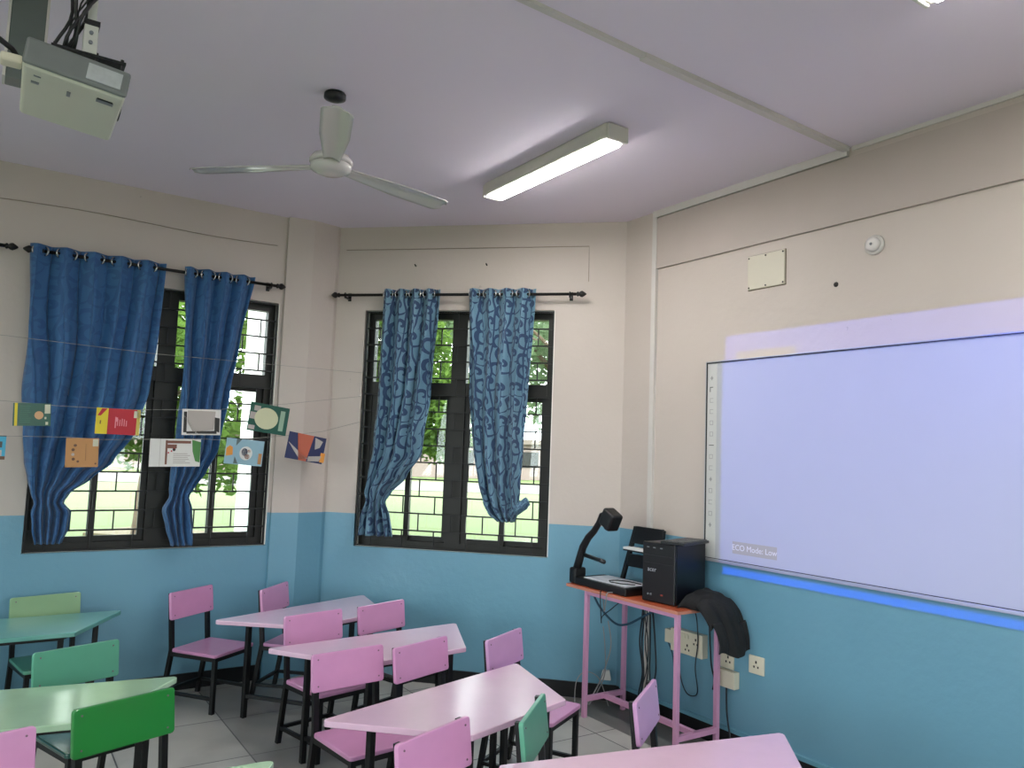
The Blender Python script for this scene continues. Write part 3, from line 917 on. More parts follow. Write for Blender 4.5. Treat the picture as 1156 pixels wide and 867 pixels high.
# ------------------------------------------------------------------ whiteboard
M_ALU = mat('board_frame_aluminium', (176, 178, 182), 0.35, metal=0.4, var=0.03)
M_BOARD = mat('white_board_surface', (178, 180, 184), 0.45, var=0.01)
wb = thing('whiteboard', 'wide interactive whiteboard on the right wall, lit by the projector', 'whiteboard', mx=MR @ Matrix.Translation((ru(3.203), 0, 1.015)))
BW, BH = 1.80, 1.165
MB().box(0.012, BW - 0.012, -0.028, -0.004, 0.015, BH - 0.012).build('panel', M_BOARD, wb)
MB().box(0, 0.008, -0.034, 0, 0, BH).box(BW - 0.01, BW, -0.034, 0, 0, BH).box(0.008, BW - 0.01, -0.034, 0, BH - 0.008, BH).box(0.008, BW - 0.01, -0.038, 0, 0, 0.018).build('frame', M_ALU, wb, bevel=0.003)
MB().box(0.008, 0.0125, -0.0345, -0.02, 0.018, BH - 0.008).box(0.008, BW - 0.01, -0.0345, -0.02, BH - 0.0125, BH - 0.008).box(0.008, BW - 0.01, -0.0345, -0.02, 0.018, 0.021).build('gasket', M_BLK, wb)
M_STRIP = mat('grey_icon_strip', (196, 196, 192), 0.5, var=0.02)
MB().box(0.0135, 0.085, -0.0288, -0.028, 0.022, BH - 0.014).build('icon_strip', M_STRIP, wb)
M_ICON = mat('pale_icon_print', (150, 150, 148), 0.6)
yy = -0.0292
zz = BH - 0.10
kinds = ['dot', 'corner', 'ring', 'ring', 'box', 'box', 'line', 'box', 'ring', 'dot', 'box', 'ring', 'box', 'dot']
for i, kd in enumerate(kinds):
    z = zz - i * 0.066
    u = 0.046
    b = MB()
    if kd == 'dot':
        b.box(u - 0.010, u + 0.010, yy, yy + 0.0004, z - 0.004, z + 0.004).box(u - 0.004, u + 0.004, yy, yy + 0.0004, z - 0.012, z + 0.012)
    elif kd == 'ring' or kd == 'box':
        r = 0.013
        b.box(u - r, u + r, yy, yy + 0.0004, z - r, z - r + 0.003).box(u - r, u + r, yy, yy + 0.0004, z + r - 0.003, z + r)
        b.box(u - r, u - r + 0.003, yy, yy + 0.0004, z - r, z + r)
        if kd == 'box':
            b.box(u + r - 0.003, u + r, yy, yy + 0.0004, z - r, z + r)
    if b.v:
        b.build('icon', M_ICON, wb)
b = MB()
z = zz - 1 * 0.066
b.box(0.032, 0.037, yy, yy + 0.0004, z - 0.016, z + 0.014).box(0.032, 0.056, yy, yy + 0.0004, z + 0.010, z + 0.014)
z = zz - 6 * 0.066
b.box(0.030, 0.066, yy, yy + 0.0004, z - 0.002, z + 0.002)
b.build('black_icon', M_BLK, wb)
# projected caption, its light painted as a coloured box and letters on the board
MB().box(0.212, 0.511, -0.0286, -0.0281, 0.064, 0.132).build('caption_box', mat('grey_caption', (172, 166, 150), 0.6, var=0.02), wb)
mtx = Matrix.Translation((0.36, -0.0288, 0.098)) @ Matrix.Rotation(math.radians(90), 4, 'X')
text_mesh('caption', 'ECO Mode: Low', 0.044, mat('pale_caption_letters', (222, 220, 212), 0.6), wb, mtx, 0.0002)

# ------------------------------------------------------------------ ceiling lights
M_FIX = mat('off_white_fixture', (206, 203, 192), 0.45, var=0.03)
M_TUBE = emit_mat('lit_diffuser', (253, 250, 248), 13.0)
M_TUBE2 = emit_mat('lit_diffuser_far', (253, 250, 248), 13.0)
def light(label, x, y0, y1, m=M_TUBE):
    o = thing('ceiling_light', label, 'light', (x, (y0 + y1) / 2, HC), 0, 'rectangular ceiling light fittings')
    h = (y1 - y0) / 2
    MB().box(-0.068, 0.068, -h, h, -0.078, 0.0).build('housing', M_FIX, o, bevel=0.01)
    MB().box(-0.052, 0.052, -h + 0.03, h - 0.03, -0.088, -0.0785).build('diffuser', m, o, bevel=0.003)
    for s in (-1, 1):
        MB().box(-0.064, 0.064, s * (h + 0.008) - 0.008, s * (h + 0.008) + 0.008, -0.084, -0.006).build('end_cap', M_FIX, o, bevel=0.004)
    return o
light('long lit ceiling light between the fan and whiteboard wall', 2.443, 2.815, 3.945)
light('lit ceiling light just showing at top right photo edge', 2.443, 0.18, 1.315)
light('ceiling light behind the camera on the left', -0.9, 0.3, 1.43)
light('ceiling light behind the camera on the right', 2.443, -2.4, -1.27)
light('ceiling light behind the camera at the far side', -2.6, 2.8, 3.93)

# ------------------------------------------------------------------ ceiling fan
M_FAN = mat('glossy_white_fan', (205, 201, 196), 0.16, var=0.02, coat=0.4)
fan = thing('ceiling_fan', 'white three-bladed ceiling fan with a dark mount, left of centre', 'fan', (1.205, 3.362, 2.87))
MB().lathe([(0.046, 0.35), (0.05, 0.345), (0.05, 0.325), (0.02, 0.312)], 20).build('ceiling_mount', M_BLK, fan, smooth=True)
MB().tube([(0, 0, 0.29), (0, 0, 0.05)], 0.012, 12).build('down_rod', M_FAN, fan, smooth=True)
MB().lathe([(0.014, 0.13), (0.035, 0.125), (0.045, 0.075), (0.04, 0.06)], 20).build('lower_canopy', M_GREYP, fan, smooth=True)
MB().lathe([(0.03, 0.065), (0.085, 0.05), (0.098, 0.028), (0.098, 0.018), (0.09, 0.012)], 32).build('motor_cover', M_FAN, fan, smooth=True)
MB().lathe([(0.088, 0.012), (0.094, 0.006), (0.09, -0.015), (0.06, -0.03), (0.02, -0.034)], 32).build('hub', M_FAN, fan, smooth=True)
for ang in (139.5, 11.5, -108.5):
    rr = math.radians(ang)
    rm = Matrix.Rotation(rr, 4, 'Z') @ Matrix.Rotation(math.radians(-8), 4, 'X')
    def bl(u, v, rm=rm):
        x = 0.09 + 0.585 * u
        w = 0.036 + 0.027 * min(1, u * 2)
        if u > 0.93:
            w *= math.sqrt(max(0.02, 1 - ((u - 0.93) / 0.075) ** 2))
        y = (v - 0.5) * 2 * w
        z = -0.012 * u + 0.010 * (1 - ((v - 0.5) * 2) ** 2)
        return tuple(rm @ Vector((x, y, z)))
    o = grid_mesh(bl, 30, 8).build('blade', M_FAN, fan, smooth=True)
    s_ = o.modifiers.new('thickness', 'SOLIDIFY'); s_.thickness = 0.003

# ------------------------------------------------------------------ projector
M_PROJ = mat('pale_projector_shell', (200, 200, 184), 0.45, var=0.02)
M_PBAND = mat('grey_projector_band', (112, 116, 114), 0.4, var=0.08, nscale=14)
M_PWIN = mat('glossy_grey_window', (186, 190, 190), 0.12, var=0.2, nscale=22)
PM = Matrix.Translation((0.127, 2.66, 2.597)) @ Matrix.Rotation(math.radians(-0.5), 4, 'Z') @ Matrix.Rotation(math.radians(6.6), 4, 'Y') @ Matrix.Rotation(math.radians(0), 4, 'X')
pj = thing('projector', 'white and grey projector hanging from the ceiling at top left', 'projector', mx=PM)
HX, HY = 0.130, 0.200
MB().box(-HX, HX, -HY + 0.012, HY, 0.0, 0.084).build('body', M_PROJ, pj, bevel=0.012, segs=3)
MB().box(-HX - 0.002, HX + 0.002, -HY, -HY + 0.016, 0.006, 0.082).build('grey_band', M_PBAND, pj, bevel=0.012, segs=3)
MB().box(0.022, 0.112, -HY - 0.003, -HY, 0.020, 0.068).build('glossy_window', M_PWIN, pj, bevel=0.002)
b = MB()
b.box(0.06, 0.105, -0.135, -0.115, -0.003, 0.0).build('foot_latch', M_GREYP, pj)
MB().box(0.062, 0.103, -0.141, -0.136, -0.0032, -0.0002).build('latch_slot', M_BLK, pj)
MB().box(-0.105, -0.085, -0.10, -0.088, -0.003, 0.0).box(-0.10, -0.082, -0.145, -0.139, -0.002, 0.0).build('screw_recess', M_GREYP, pj)
MB().box(-0.015, -0.005, -0.11, -0.075, -0.002, 0.0).build('vent_mark', M_GREYP, pj)
LENS = Matrix.Translation((HX - 0.006, 0.02, 0.044)) @ Matrix.Rotation(math.radians(90), 4, 'Y')
MB().lathe([(0.032, 0), (0.032, 0.009), (0.028, 0.011)], 24, LENS).build('lens', M_BLK2, pj, smooth=True)
# ceiling bracket that carries the projector
br = thing('projector_mount', 'ceiling bracket with black plate holding the projector', 'bracket', (0.163, 2.62, 2.745))
M_WMET = mat('white_metal_bracket', (206, 206, 198), 0.4, var=0.03)
MB().box(-0.10, 0.10, -0.022, 0.03, 0.0, 0.007).build('base_plate', M_BLK, br)
MB().box(-0.019, 0.019, -0.02, 0.02, 0.008, 0.095).build('swivel_arm', M_WMET, br, bevel=0.002)
MB().box(-0.022, 0.022, -0.024, 0.024, 0.095, 0.110).build('collar', M_BLK, br)
MB().box(-0.012, 0.012, -0.012, 0.012, 0.110, HC - 2.745).build('drop_pole', M_WMET, br)
for z in (0.04, 0.07):
    MB().tube([(0, -0.019, z), (0, -0.025, z)], 0.006, 10).build('bolt', M_GREYP, br)
for x in (-0.09, 0.02, 0.09):
    MB().tube([(x, -0.012, -0.07), (x, -0.012, 0.016)], 0.005, 8).build('hanging_screw', M_BLK, br)
# grey glossy column behind the projector
co = thing('service_duct', 'grey glossy duct with pale edges hanging behind the projector', 'duct', (0.003, 3.03, 2.775))
MB().box(-0.05, 0.05, -0.03, 0.05, 0.0, HC - 2.775).build('duct_body', mat('grey_glossy_duct', (104, 112, 108), 0.2, var=0.12, nscale=5), co, bevel=0.003)
MB().box(-0.058, -0.05, -0.034, 0.05, 0.0, HC - 2.775).box(0.05, 0.058, -0.034, 0.05, 0.0, HC - 2.775).build('edge_strip', M_TRUNK, co)
# projector cables
rnd = random.Random(5)
for k in range(7):
    a = Vector((0.095 + rnd.uniform(-.025, .03), 2.622 + rnd.uniform(-.012, .012), 2.754))
    e = Vector((0.215 + rnd.uniform(-.025, .025), 2.56 + rnd.uniform(-.03, .03), HC - 0.004))
    pts = []
    for i in range(17):
        q = i / 16
        p = a.lerp(e, q)
        p += Vector((math.sin(q * 9 + k * 1.7) * 0.024 * math.sin(math.pi * q), math.cos(q * 6 + k) * 0.02 * math.sin(math.pi * q), 0))
        pts.append(p)
    tag(MB().tube(pts, 0.005 if k < 5 else 0.0025, 7).build('cable', M_BLK, smooth=True), 'black cable in the tangled bundle above the projector', 'cable', 'tangled projector cables')
pts = [(0.0, 2.60, 2.66), (-0.03, 2.56, 2.685), (-0.07, 2.54, 2.70), (-0.13, 2.56, 2.72), (-0.4, 2.6, 2.76)]
tag(MB().tube(pts, 0.008, 8).build('cable', M_BLK, smooth=True), 'thick black cable leaving the projector towards the left photo edge', 'cable')
tag(MB().tube([(0.20, 2.62, HC - 0.01), (0.10, 2.76, 3.06), (-0.5, 2.86, 2.96)], 0.007, 8).build('conduit_pipe', M_TRUNK, smooth=True), 'thin white pipe crossing in front of the grey duct', 'pipe')
tag(MB().box(-0.055, -0.003, 2.52, 2.57, 2.632, 2.658).build('plug', M_IVORY, bevel=0.006), 'cream connector plugged in the left side of the projector', 'plug')

# ------------------------------------------------------------------ strings with booklets
P0, P1 = Vector((-0.2, 4.95, 0)), Vector((2.215, 5.272, 0))
DS = (P1 - P0).normalized()
NS = Vector((-DS.y, DS.x, 0))
def sp_(x, z, off=0.0):
    k = (x - P0.x) / DS.x
    p = P0 + DS * k + NS * off
    return (p.x, p.y, z)
M_STRING = mat('grey_string', (150, 146, 138), 0.8)
def string(pts, label):
    fine = []
    for a, b in zip(pts, pts[1:]):
        for i in range(6):
            q = i / 6
            fine.append(sp_(a[0] + (b[0] - a[0]) * q, a[1] + (b[1] - a[1]) * q))
    fine.append(sp_(*pts[-1]))
    tag(MB().tube(fine, 0.0016, 6).build('string', M_STRING), label, 'string')
string([(-0.6, 1.80), (0.1, 1.776), (0.3, 1.768), (0.5, 1.768), (0.72, 1.772), (0.98, 1.79), (1.22, 1.806), (1.38, 1.836), (1.65, 1.87), (2.215, 1.965)], 'string carrying the upper row of booklets')
string([(-0.6, 1.60), (0.08, 1.590), (0.37, 1.596), (0.53, 1.588), (0.80, 1.60), (1.09, 1.614), (1.25, 1.612), (1.50, 1.638), (1.65, 1.656), (1.925, 1.697), (2.215, 1.78)], 'string carrying the lower row of booklets')
string([(-0.6, 2.14), (0.8, 2.115), (2.215, 2.135)], 'empty string stretched above the booklets')

def flat(nm, col, rough=0.35):
    return mat(nm, col, rough, var=0.04)
def booklet(label, cx, cz, w, h, tilt, cover, parts, pages=True):
    c = Vector(sp_(cx, cz))
    R4 = Matrix(((DS.x, NS.x, 0, c.x), (DS.y, NS.y, 0, c.y), (0, 0, 1, c.z), (0, 0, 0, 1))) @ Matrix.Rotation(math.radians(-tilt), 4, 'Y')
    o = thing('booklet', label, 'booklet', group='picture booklets hung on strings', mx=R4 @ Matrix.Translation((0, -0.004, -h / 2)))
    MB().box(-w / 2, w / 2, -0.0012, 0.0, 0, h).build('front_cover', cover, o)
    if pages:
        MB().box(-w / 2 + 0.003, w / 2 - 0.004, 0.0, 0.004, 0.002, h - 0.001).build('pages', M_PAGE, o)
    for p in parts:
        nm, kind, m, args = p
        b = MB()
        y0, y1 = -0.0018, -0.0012
        if kind == 'rect':
            for (a0, a1, c0, c1) in args:
                b.box((a0 - .5) * w, (a1 - .5) * w, y0, y1, c0 * h, c1 * h)
        elif kind == 'oval':
            for (px, pz, rx, rz) in args:
                n = 24
                poly = [((px - .5) * w + rx * w * math.cos(2 * math.pi * i / n), pz * h + rz * h * math.sin(2 * math.pi * i / n)) for i in range(n)]
                b.prism(poly, -0.0004, 0.0006, Matrix(((1, 0, 0, 0), (0, 0, -1, -0.0017), (0, 1, 0, 0), (0, 0, 0, 1))))
        elif kind == 'poly':
            for pl in args:
                poly = [((x - .5) * w, z * h) for x, z in pl]
                b.prism(poly, -0.0004, 0.0006, Matrix(((1, 0, 0, 0), (0, 0, -1, -0.0017), (0, 1, 0, 0), (0, 0, 0, 1))))
        b.build(nm, m, o)
    return o
M_PAGE = flat('booklet_pages', (222, 220, 212), 0.7)
C_GREEN = flat('dark_green_cover', (24, 84, 66), 0.3)
C_YEL = flat('yellow_cover', (226, 204, 34), 0.4)
C_RED = flat('red_cover', (186, 24, 42), 0.35)
C_ORG = flat('tan_orange_cover', (190, 138, 84), 0.5)
C_WHT = flat('white_cover', (220, 219, 212), 0.3)
C_GRY = flat('grey_panel', (182, 174, 166), 0.25)
C_DRK = flat('dark_picture', (52, 50, 46), 0.3)
C_CREAM = flat('cream_oval', (206, 208, 170), 0.3)
C_LBL = flat('white_label', (204, 204, 178), 0.5)
C_PEACH = flat('peach_figure', (214, 166, 122), 0.5)
C_PINKT = flat('pale_pink_print', (226, 140, 150), 0.5)
C_BRN = flat('brown_figures', (110, 78, 58), 0.5)
C_GRN2 = flat('leaf_green_picture', (74, 134, 66), 0.4)
C_MAR = flat('maroon_picture', (128, 84, 66), 0.4)
C_SKY = flat('pale_blue_cover', (146, 182, 194), 0.3)
C_NAVY = flat('navy_picture', (44, 50, 86), 0.25)
C_ORANGE = flat('burnt_orange_picture', (186, 98, 70), 0.3)
C_ORB = flat('bright_orange_picture', (226, 150, 60), 0.4)
C_BLUE = flat('cyan_cover', (40, 156, 190), 0.35)
def lines(x0, x1, z0, z1, n):
    out = []
    r = random.Random(int(x0 * 100 + n))
    for i in range(n):
        z = z0 + (z1 - z0) * (i + 0.5) / n
        out.append((x0, x0 + (x1 - x0) * r.uniform(0.7, 1.0), z - 0.012, z + 0.012))
    return out
booklet('dark green booklet with yellow spine and small round picture, upper string far left', 0.190, 1.712, 0.180, 0.124, 2.5, C_GREEN, [
    ('spine_strip', 'rect', C_YEL, [(0.04, 0.115, 0, 1)]),
    ('round_picture', 'oval', C_PEACH, [(0.68, 0.47, 0.12, 0.18)]),
    ('label', 'rect', C_LBL, [(0.83, 0.98, 0.55, 0.95)]),
    ('faint_print', 'rect', flat('faint_green_print', (54, 112, 86)), lines(0.18, 0.48, 0.12, 0.9, 9)),
    ('marks', 'rect', C_LBL, [(0.83, 0.88, 0.3, 0.4), (0.86, 0.93, 0.05, 0.18)])])
booklet('red booklet with yellow left band, upper string', 0.622, 1.696, 0.238, 0.150, -0.5, C_RED, [
    ('yellow_band', 'rect', C_YEL, [(0, 0.265, 0, 1)]),
    ('right_band', 'rect', flat('gold_edge', (206, 186, 90)), [(0.92, 1.0, 0, 1)]),
    ('red_corner', 'poly', C_RED, [[(0.03, 0.70), (0.10, 0.70), (0.24, 0.98), (0.12, 0.98)]]),
    ('drawn_mark', 'rect', C_BRN, [(0.09, 0.12, 0.38, 0.52)]),
    ('title_print', 'rect', C_PINKT, [(0.43, 0.455, 0.25, 0.68), (0.48, 0.50, 0.34, 0.6), (0.53, 0.55, 0.33, 0.58), (0.58, 0.60, 0.34, 0.62), (0.63, 0.65, 0.33, 0.60), (0.68, 0.70, 0.33, 0.55), (0.455, 0.49, 0.5, 0.66)]),
    ('label', 'rect', C_LBL, [(0.85, 0.97, 0.68, 0.95)])])
booklet('white booklet with grey centre and dark scribbled corners, upper string', 1.098, 1.718, 0.238, 0.160, 2.0, C_WHT, [
    ('dark_border', 'poly', C_DRK, [[(0.04, 0.1), (0.12, 0.1), (0.12, 0.9), (0.04, 0.9)], [(0.12, 0.05), (0.9, 0.05), (0.9, 0.17), (0.12, 0.14)], [(0.84, 0.17), (0.97, 0.1), (0.97, 0.66), (0.84, 0.7)]]),
    ('grey_centre', 'poly', C_GRY, [[(0.14, 0.95), (0.86, 0.93), (0.82, 0.2), (0.28, 0.12), (0.14, 0.5)]]),
    ('red_figure', 'rect', C_MAR, [(0.85, 0.95, 0.2, 0.42)]),
    ('pale_fold', 'poly', C_WHT, [[(0.02, 0.75), (0.07, 0.75), (0.43, 0.03), (0.37, 0.03)]])])
booklet('green booklet with large cream oval, upper string far right', 1.530, 1.762, 0.272, 0.186, -6.5, C_GREEN, [
    ('cream_oval', 'oval', C_CREAM, [(0.44, 0.50, 0.30, 0.38)]),
    ('grey_patches', 'rect', C_GRY, [(0.02, 0.16, 0.42, 0.66), (0.02, 0.18, 0.05, 0.2), (0.1, 0.26, 0.72, 0.9)]),
    ('label', 'rect', flat('pale_green_label', (150, 178, 152)), [(0.78, 0.90, 0.14, 0.86)])])
booklet('cyan booklet cut by the left photo edge, lower string', 0.0, 1.528, 0.165, 0.128, 0.0, C_BLUE, [
    ('brown_foot', 'rect', C_BRN, [(0.4, 1.0, 0.0, 0.14)]),
    ('pale_picture', 'rect', C_GRY, [(0.6, 0.9, 0.15, 0.4)]),
    ('dark_title', 'rect', C_DRK, [(0.75, 0.9, 0.5, 0.75), (0.6, 1.0, 0.96, 1.0)])])
booklet('tan orange booklet with a column of small brown figures, lower string', 0.449, 1.511, 0.168, 0.164, 1.5, C_ORG, [
    ('figures', 'oval', C_BRN, [(0.28, 0.75, 0.05, 0.045), (0.22, 0.6, 0.05, 0.05), (0.24, 0.28, 0.05, 0.05), (0.38, 0.2, 0.04, 0.04), (0.92, 0.12, 0.03, 0.03)]),
    ('grey_figure', 'oval', C_GRY, [(0.22, 0.44, 0.05, 0.05)]),
    ('label', 'rect', C_LBL, [(0.81, 0.98, 0.72, 0.97)]),
    ('crease', 'rect', C_BRN, [(0.60, 0.607, 0.22, 0.8)])])
booklet('white booklet with leafy illustrated border over the curtain, lower string', 0.955, 1.524, 0.300, 0.168, 1.0, C_WHT, [
    ('brown_border', 'rect', C_MAR, [(0.30, 0.34, 0.08, 0.95), (0.30, 0.80, 0.84, 0.94), (0.34, 0.52, 0.66, 0.8)]),
    ('green_border', 'poly', C_GRN2, [[(0.82, 0.98), (1.0, 0.9), (0.99, 0.15), (0.9, 0.2), (0.84, 0.55)]]),
    ('red_berries', 'oval', C_RED, [(0.36, 0.5, 0.015, 0.03), (0.42, 0.56, 0.015, 0.03), (0.47, 0.66, 0.015, 0.03)]),
    ('dark_head', 'oval', C_DRK, [(0.47, 0.62, 0.03, 0.06)]),
    ('handwriting', 'rect', C_GRY, lines(0.46, 0.8, 0.1, 0.5, 6)),
    ('left_crease', 'rect', C_GRY, [(0.195, 0.20, 0, 1)])])
booklet('pale blue booklet with round orange and yellow picture, lower string', 1.382, 1.539, 0.252, 0.164, -4.0, C_SKY, [
    ('yellow_figure', 'poly', C_ORB, [[(0.03, 0.3), (0.2, 0.36), (0.18, 0.66), (0.10, 0.72), (0.02, 0.6)]]),
    ('dark_wedge', 'poly', flat('slate_wedge', (96, 112, 110)), [[(0.26, 1.0), (0.40, 1.0), (0.26, 0.72)], [(0.26, 0.30), (0.36, 0.03), (0.24, 0.03)]]),
    ('white_ring', 'oval', C_WHT, [(0.54, 0.46, 0.17, 0.27)]),
    ('navy_arc', 'oval', C_NAVY, [(0.50, 0.50, 0.08, 0.16)]),
    ('orange_spot', 'oval', C_ORANGE, [(0.58, 0.34, 0.07, 0.10), (0.62, 0.56, 0.05, 0.06)]),
    ('tan_label', 'rect', C_ORG, [(0.88, 0.97, 0.08, 0.5)])])
booklet('glossy navy and orange booklet at the right end of lower string', 1.806, 1.580, 0.280, 0.180, -8.5, C_NAVY, [
    ('orange_picture', 'poly', C_ORANGE, [[(0.22, 1.0), (0.66, 1.0), (0.56, 0.0), (0.36, 0.0)]]),
    ('painted_glare', 'poly', C_GRY, [[(0.02, 0.62), (0.36, 0.30), (0.6, 0.12), (0.4, 0.02), (0.2, 0.32)], [(0.7, 0.95), (0.92, 0.85), (0.86, 0.6), (0.74, 0.5)], [(0.6, 0.2), (0.95, 0.3), (0.9, 0.08), (0.6, 0.02)]]),  # glare on the glossy cover, put in as pale grey shapes
    ('bright_orange_tab', 'rect', C_ORB, [(0.92, 1.04, 0.06, 0.42)])])

# ------------------------------------------------------------------ cables under the equipment table
def cable(pts, r, m, label, group=None):
    P = [Vector(p) for p in pts]
    out = []
    for i in range(len(P) - 1):
        p0, p1, p2, p3 = P[max(i - 1, 0)], P[i], P[i + 1], P[min(i + 2, len(P) - 1)]
        for k in range(8):
            q = k / 8
            out.append(0.5 * (2 * p1 + (p2 - p0) * q + (2 * p0 - 5 * p1 + 4 * p2 - p3) * q * q + (3 * p1 - p0 - 3 * p2 + p3) * q ** 3))
    out.append(P[-1])
    return tag(MB().tube(out, r, 7).build('cable', m, smooth=True), label, 'cable', group)
M_CBL = mat('navy_black_cable', (22, 30, 40), 0.5)
M_CBLG = mat('grey_cable', (150, 148, 146), 0.5)
M_CBLB = mat('blue_painted_cable', (36, 70, 92), 0.5)
cable([(3.33, 3.99, 0.757), (3.35, 3.92, 0.64), (3.38, 3.80, 0.55), (3.40, 3.70, 0.56), (3.42, 3.56, 0.64), (3.43, 3.45, 0.70), (3.43, 3.42, 0.757)], 0.007, M_CBLB, 'thick dark cable sagging in a loop beneath the left of the table')
gb = 'black cables hanging in a bundle behind the table'
rnd = random.Random(3)
for i in range(6):
    y = 3.60 + rnd.uniform(-0.04, 0.05)
    x = 3.47 + rnd.uniform(-0.02, 0.03)
    cable([(x - 0.02, y + rnd.uniform(-0.05, 0.05), 0.757), (x, y, 0.62), (x + 0.01, y + rnd.uniform(-.03, .03), 0.45), (x + 0.01, y + rnd.uniform(-.02, .02), 0.28), (x, y + rnd.uniform(-.03, .03), 0.13), (x - 0.03, y + rnd.uniform(-.08, .06), 0.007)], 0.0055 if i < 4 else 0.0035, M_CBL, 'black cable in the bundle hanging behind the equipment table', gb)
cable([(3.145, 3.66, 0.79), (3.138, 3.66, 0.76), (3.16, 3.67, 0.60), (3.21, 3.72, 0.62), (3.30, 3.73, 0.66), (3.40, 3.70, 0.74), (3.44, 3.70, 0.757)], 0.003, M_CBL, 'thin black lead looping over the front edge of the table')
cable([(3.20, 3.58, 0.784), (3.143, 3.60, 0.785), (3.137, 3.605, 0.74), (3.19, 3.68, 0.66), (3.24, 3.75, 0.72), (3.28, 3.78, 0.757)], 0.0035, M_CBLG, 'pale lead curling over the front edge of the table beside the tower')
cable([(3.40, 3.93, 0.5), (3.41, 3.92, 0.38), (3.40, 3.90, 0.22), (3.37, 3.93, 0.10), (3.32, 3.96, 0.01)], 0.0035, M_CBLG, 'thin pale cable hanging near the room corner under the table')
cable([(3.38, 3.86, 0.55), (3.40, 3.85, 0.40), (3.38, 3.88, 0.25), (3.34, 3.90, 0.14), (3.25, 3.88, 0.06), (3.19, 3.87, 0.012), (3.05, 3.86, 0.008)], 0.004, M_CBLG, 'pale cable trailing to the floor at the left table leg')
cable([(3.22, 3.98, 0.008), (3.24, 3.99, 0.16), (3.29, 3.96, 0.22), (3.36, 3.91, 0.18), (3.40, 3.86, 0.02)], 0.003, M_CBLG, 'pale thin cable arching over the skirting by the table')
cable([(XR - 0.02, 3.40, 0.45), (XR - 0.025, 3.37, 0.30), (XR - 0.03, 3.31, 0.225), (XR - 0.03, 3.235, 0.25), (XR - 0.055, 3.23, 0.40), (XR - 0.058, 3.21, 0.55), (3.50, 3.23, 0.70), (3.46, 3.25, 0.757)], 0.0035, M_CBL, 'thin black cable looping down across the three-socket box')
cable([(XR - 0.018, 3.485, 0.484), (XR - 0.02, 3.44, 0.40), (XR - 0.02, 3.42, 0.22), (XR - 0.03, 3.42, 0.13)], 0.004, M_CBLB, 'dark cable dropping straight down left of the three-socket box')
cable([(XR - 0.02, 3.03, 0.338), (XR - 0.025, 3.02, 0.2), (XR - 0.035, 2.99, 0.09), (XR - 0.04, 2.97, 0.006)], 0.005, M_CBL, 'black cable running from the blank box to the floor')
cable([(XR - 0.05, 3.13, 0.757), (XR - 0.03, 3.15, 0.66), (XR - 0.03, 3.135, 0.45), (XR - 0.03, 3.11, 0.36), (XR - 0.03, 3.12, 0.30)], 0.005, M_CBL, 'dark cable beside the right rear table leg')
o = thing('plug_adapter', 'white triangular plug adapter on the wall in the corner under the table', 'adapter', (3.46, 3.96, 0.17))
MB().prism([(-0.035, -0.02), (0.035, -0.02), (0.022, 0.04), (-0.022, 0.04)], -0.018, 0.018, Matrix.Rotation(math.radians(-45), 4, 'Z') @ Matrix.Rotation(math.radians(90), 4, 'X')).build('body', C_WHT, o, bevel=0.004)
tag(MB().box(3.10, 3.15, 3.865, 3.92, 0.0, 0.03).build('power_adapter', M_BLK, bevel=0.006), 'small black power brick on the floor by the left table leg', 'adapter')

# ------------------------------------------------------------------ outdoors
def grass_mat():
    m, nt, out = new_mat('lawn')
    b = N(nt, 'ShaderNodeBsdfPrincipled')
    nt.links.new(b.outputs[0], out.inputs[0])
    f = noise(nt, 1.2, 6)
    f2 = noise(nt, 30, 3)
    c = mix_col(nt, f, lin((74, 88, 40)), lin((94, 108, 52)))
    nt.links.new(mix_col(nt, math_node(nt, 'MULTIPLY', f2, 0.4), c, lin((58, 72, 32))), b.inputs['Base Color'])
    b.inputs['Roughness'].default_value = 0.9
    return m
GZ = -0.15
outer = [(-40, -30), (70, -30), (70, 80), (-40, 80)]
o = MB().prism(outer, GZ - 0.1, GZ).build('lawn', grass_mat(), center=False)
struct(o)
M_PATH = mat('pale_concrete', (92, 84, 78), 0.8, var=0.08)
M_SOIL = mat('brown_soil', (104, 92, 66), 0.9, var=0.2, nscale=8)
def strip(nm, p, q, w, m, z=0.02):
    p, q = Vector(p), Vector(q)
    d = (q - p).normalized()
    n = Vector((-d.y, d.x)) * w / 2
    return struct(MB().prism([(p - n)[:], (q - n)[:], (q + n)[:], (p + n)[:]], GZ, GZ + z).build(nm, m))
strip('driveway', (-16, 50), (60, 12), 9.0, M_PATH)
strip('flower_bed', (2.0, 16.4), (13.0, 5.4), 1.3, M_SOIL, 0.05)
# pale building beyond the drive
bd = thing('far_building', 'pale long building beyond the lawn seen through the windows', 'building', (24, 44, GZ), math.radians(-26))
MB().box(-34, 26, 0, 4, 0, 2.3).build('wall', mat('pale_render', (128, 112, 104), 0.8), bd)
MB().box(-34.4, 26.4, -0.5, 4.5, 2.3, 2.6).build('roof', mat('brown_roof', (112, 100, 90), 0.8), bd)
for k_ in range(14):
    x = -32 + 4.2 * k_
    MB().box(x - 0.6, x + 0.6, -0.05, 0.0, 0.8, 1.8).build('window', M_FRAME, bd)
# white veranda pillar just outside the left window
o = MB().box(-0.13, 0.13, -0.13, 0.13, 0, 3.6).build('pillar', mat('white_pillar_paint', (232, 230, 226), 0.6), mx=Matrix.Translation((1.93, 6.75, GZ)))
struct(o, 'white pillar outside the left window')

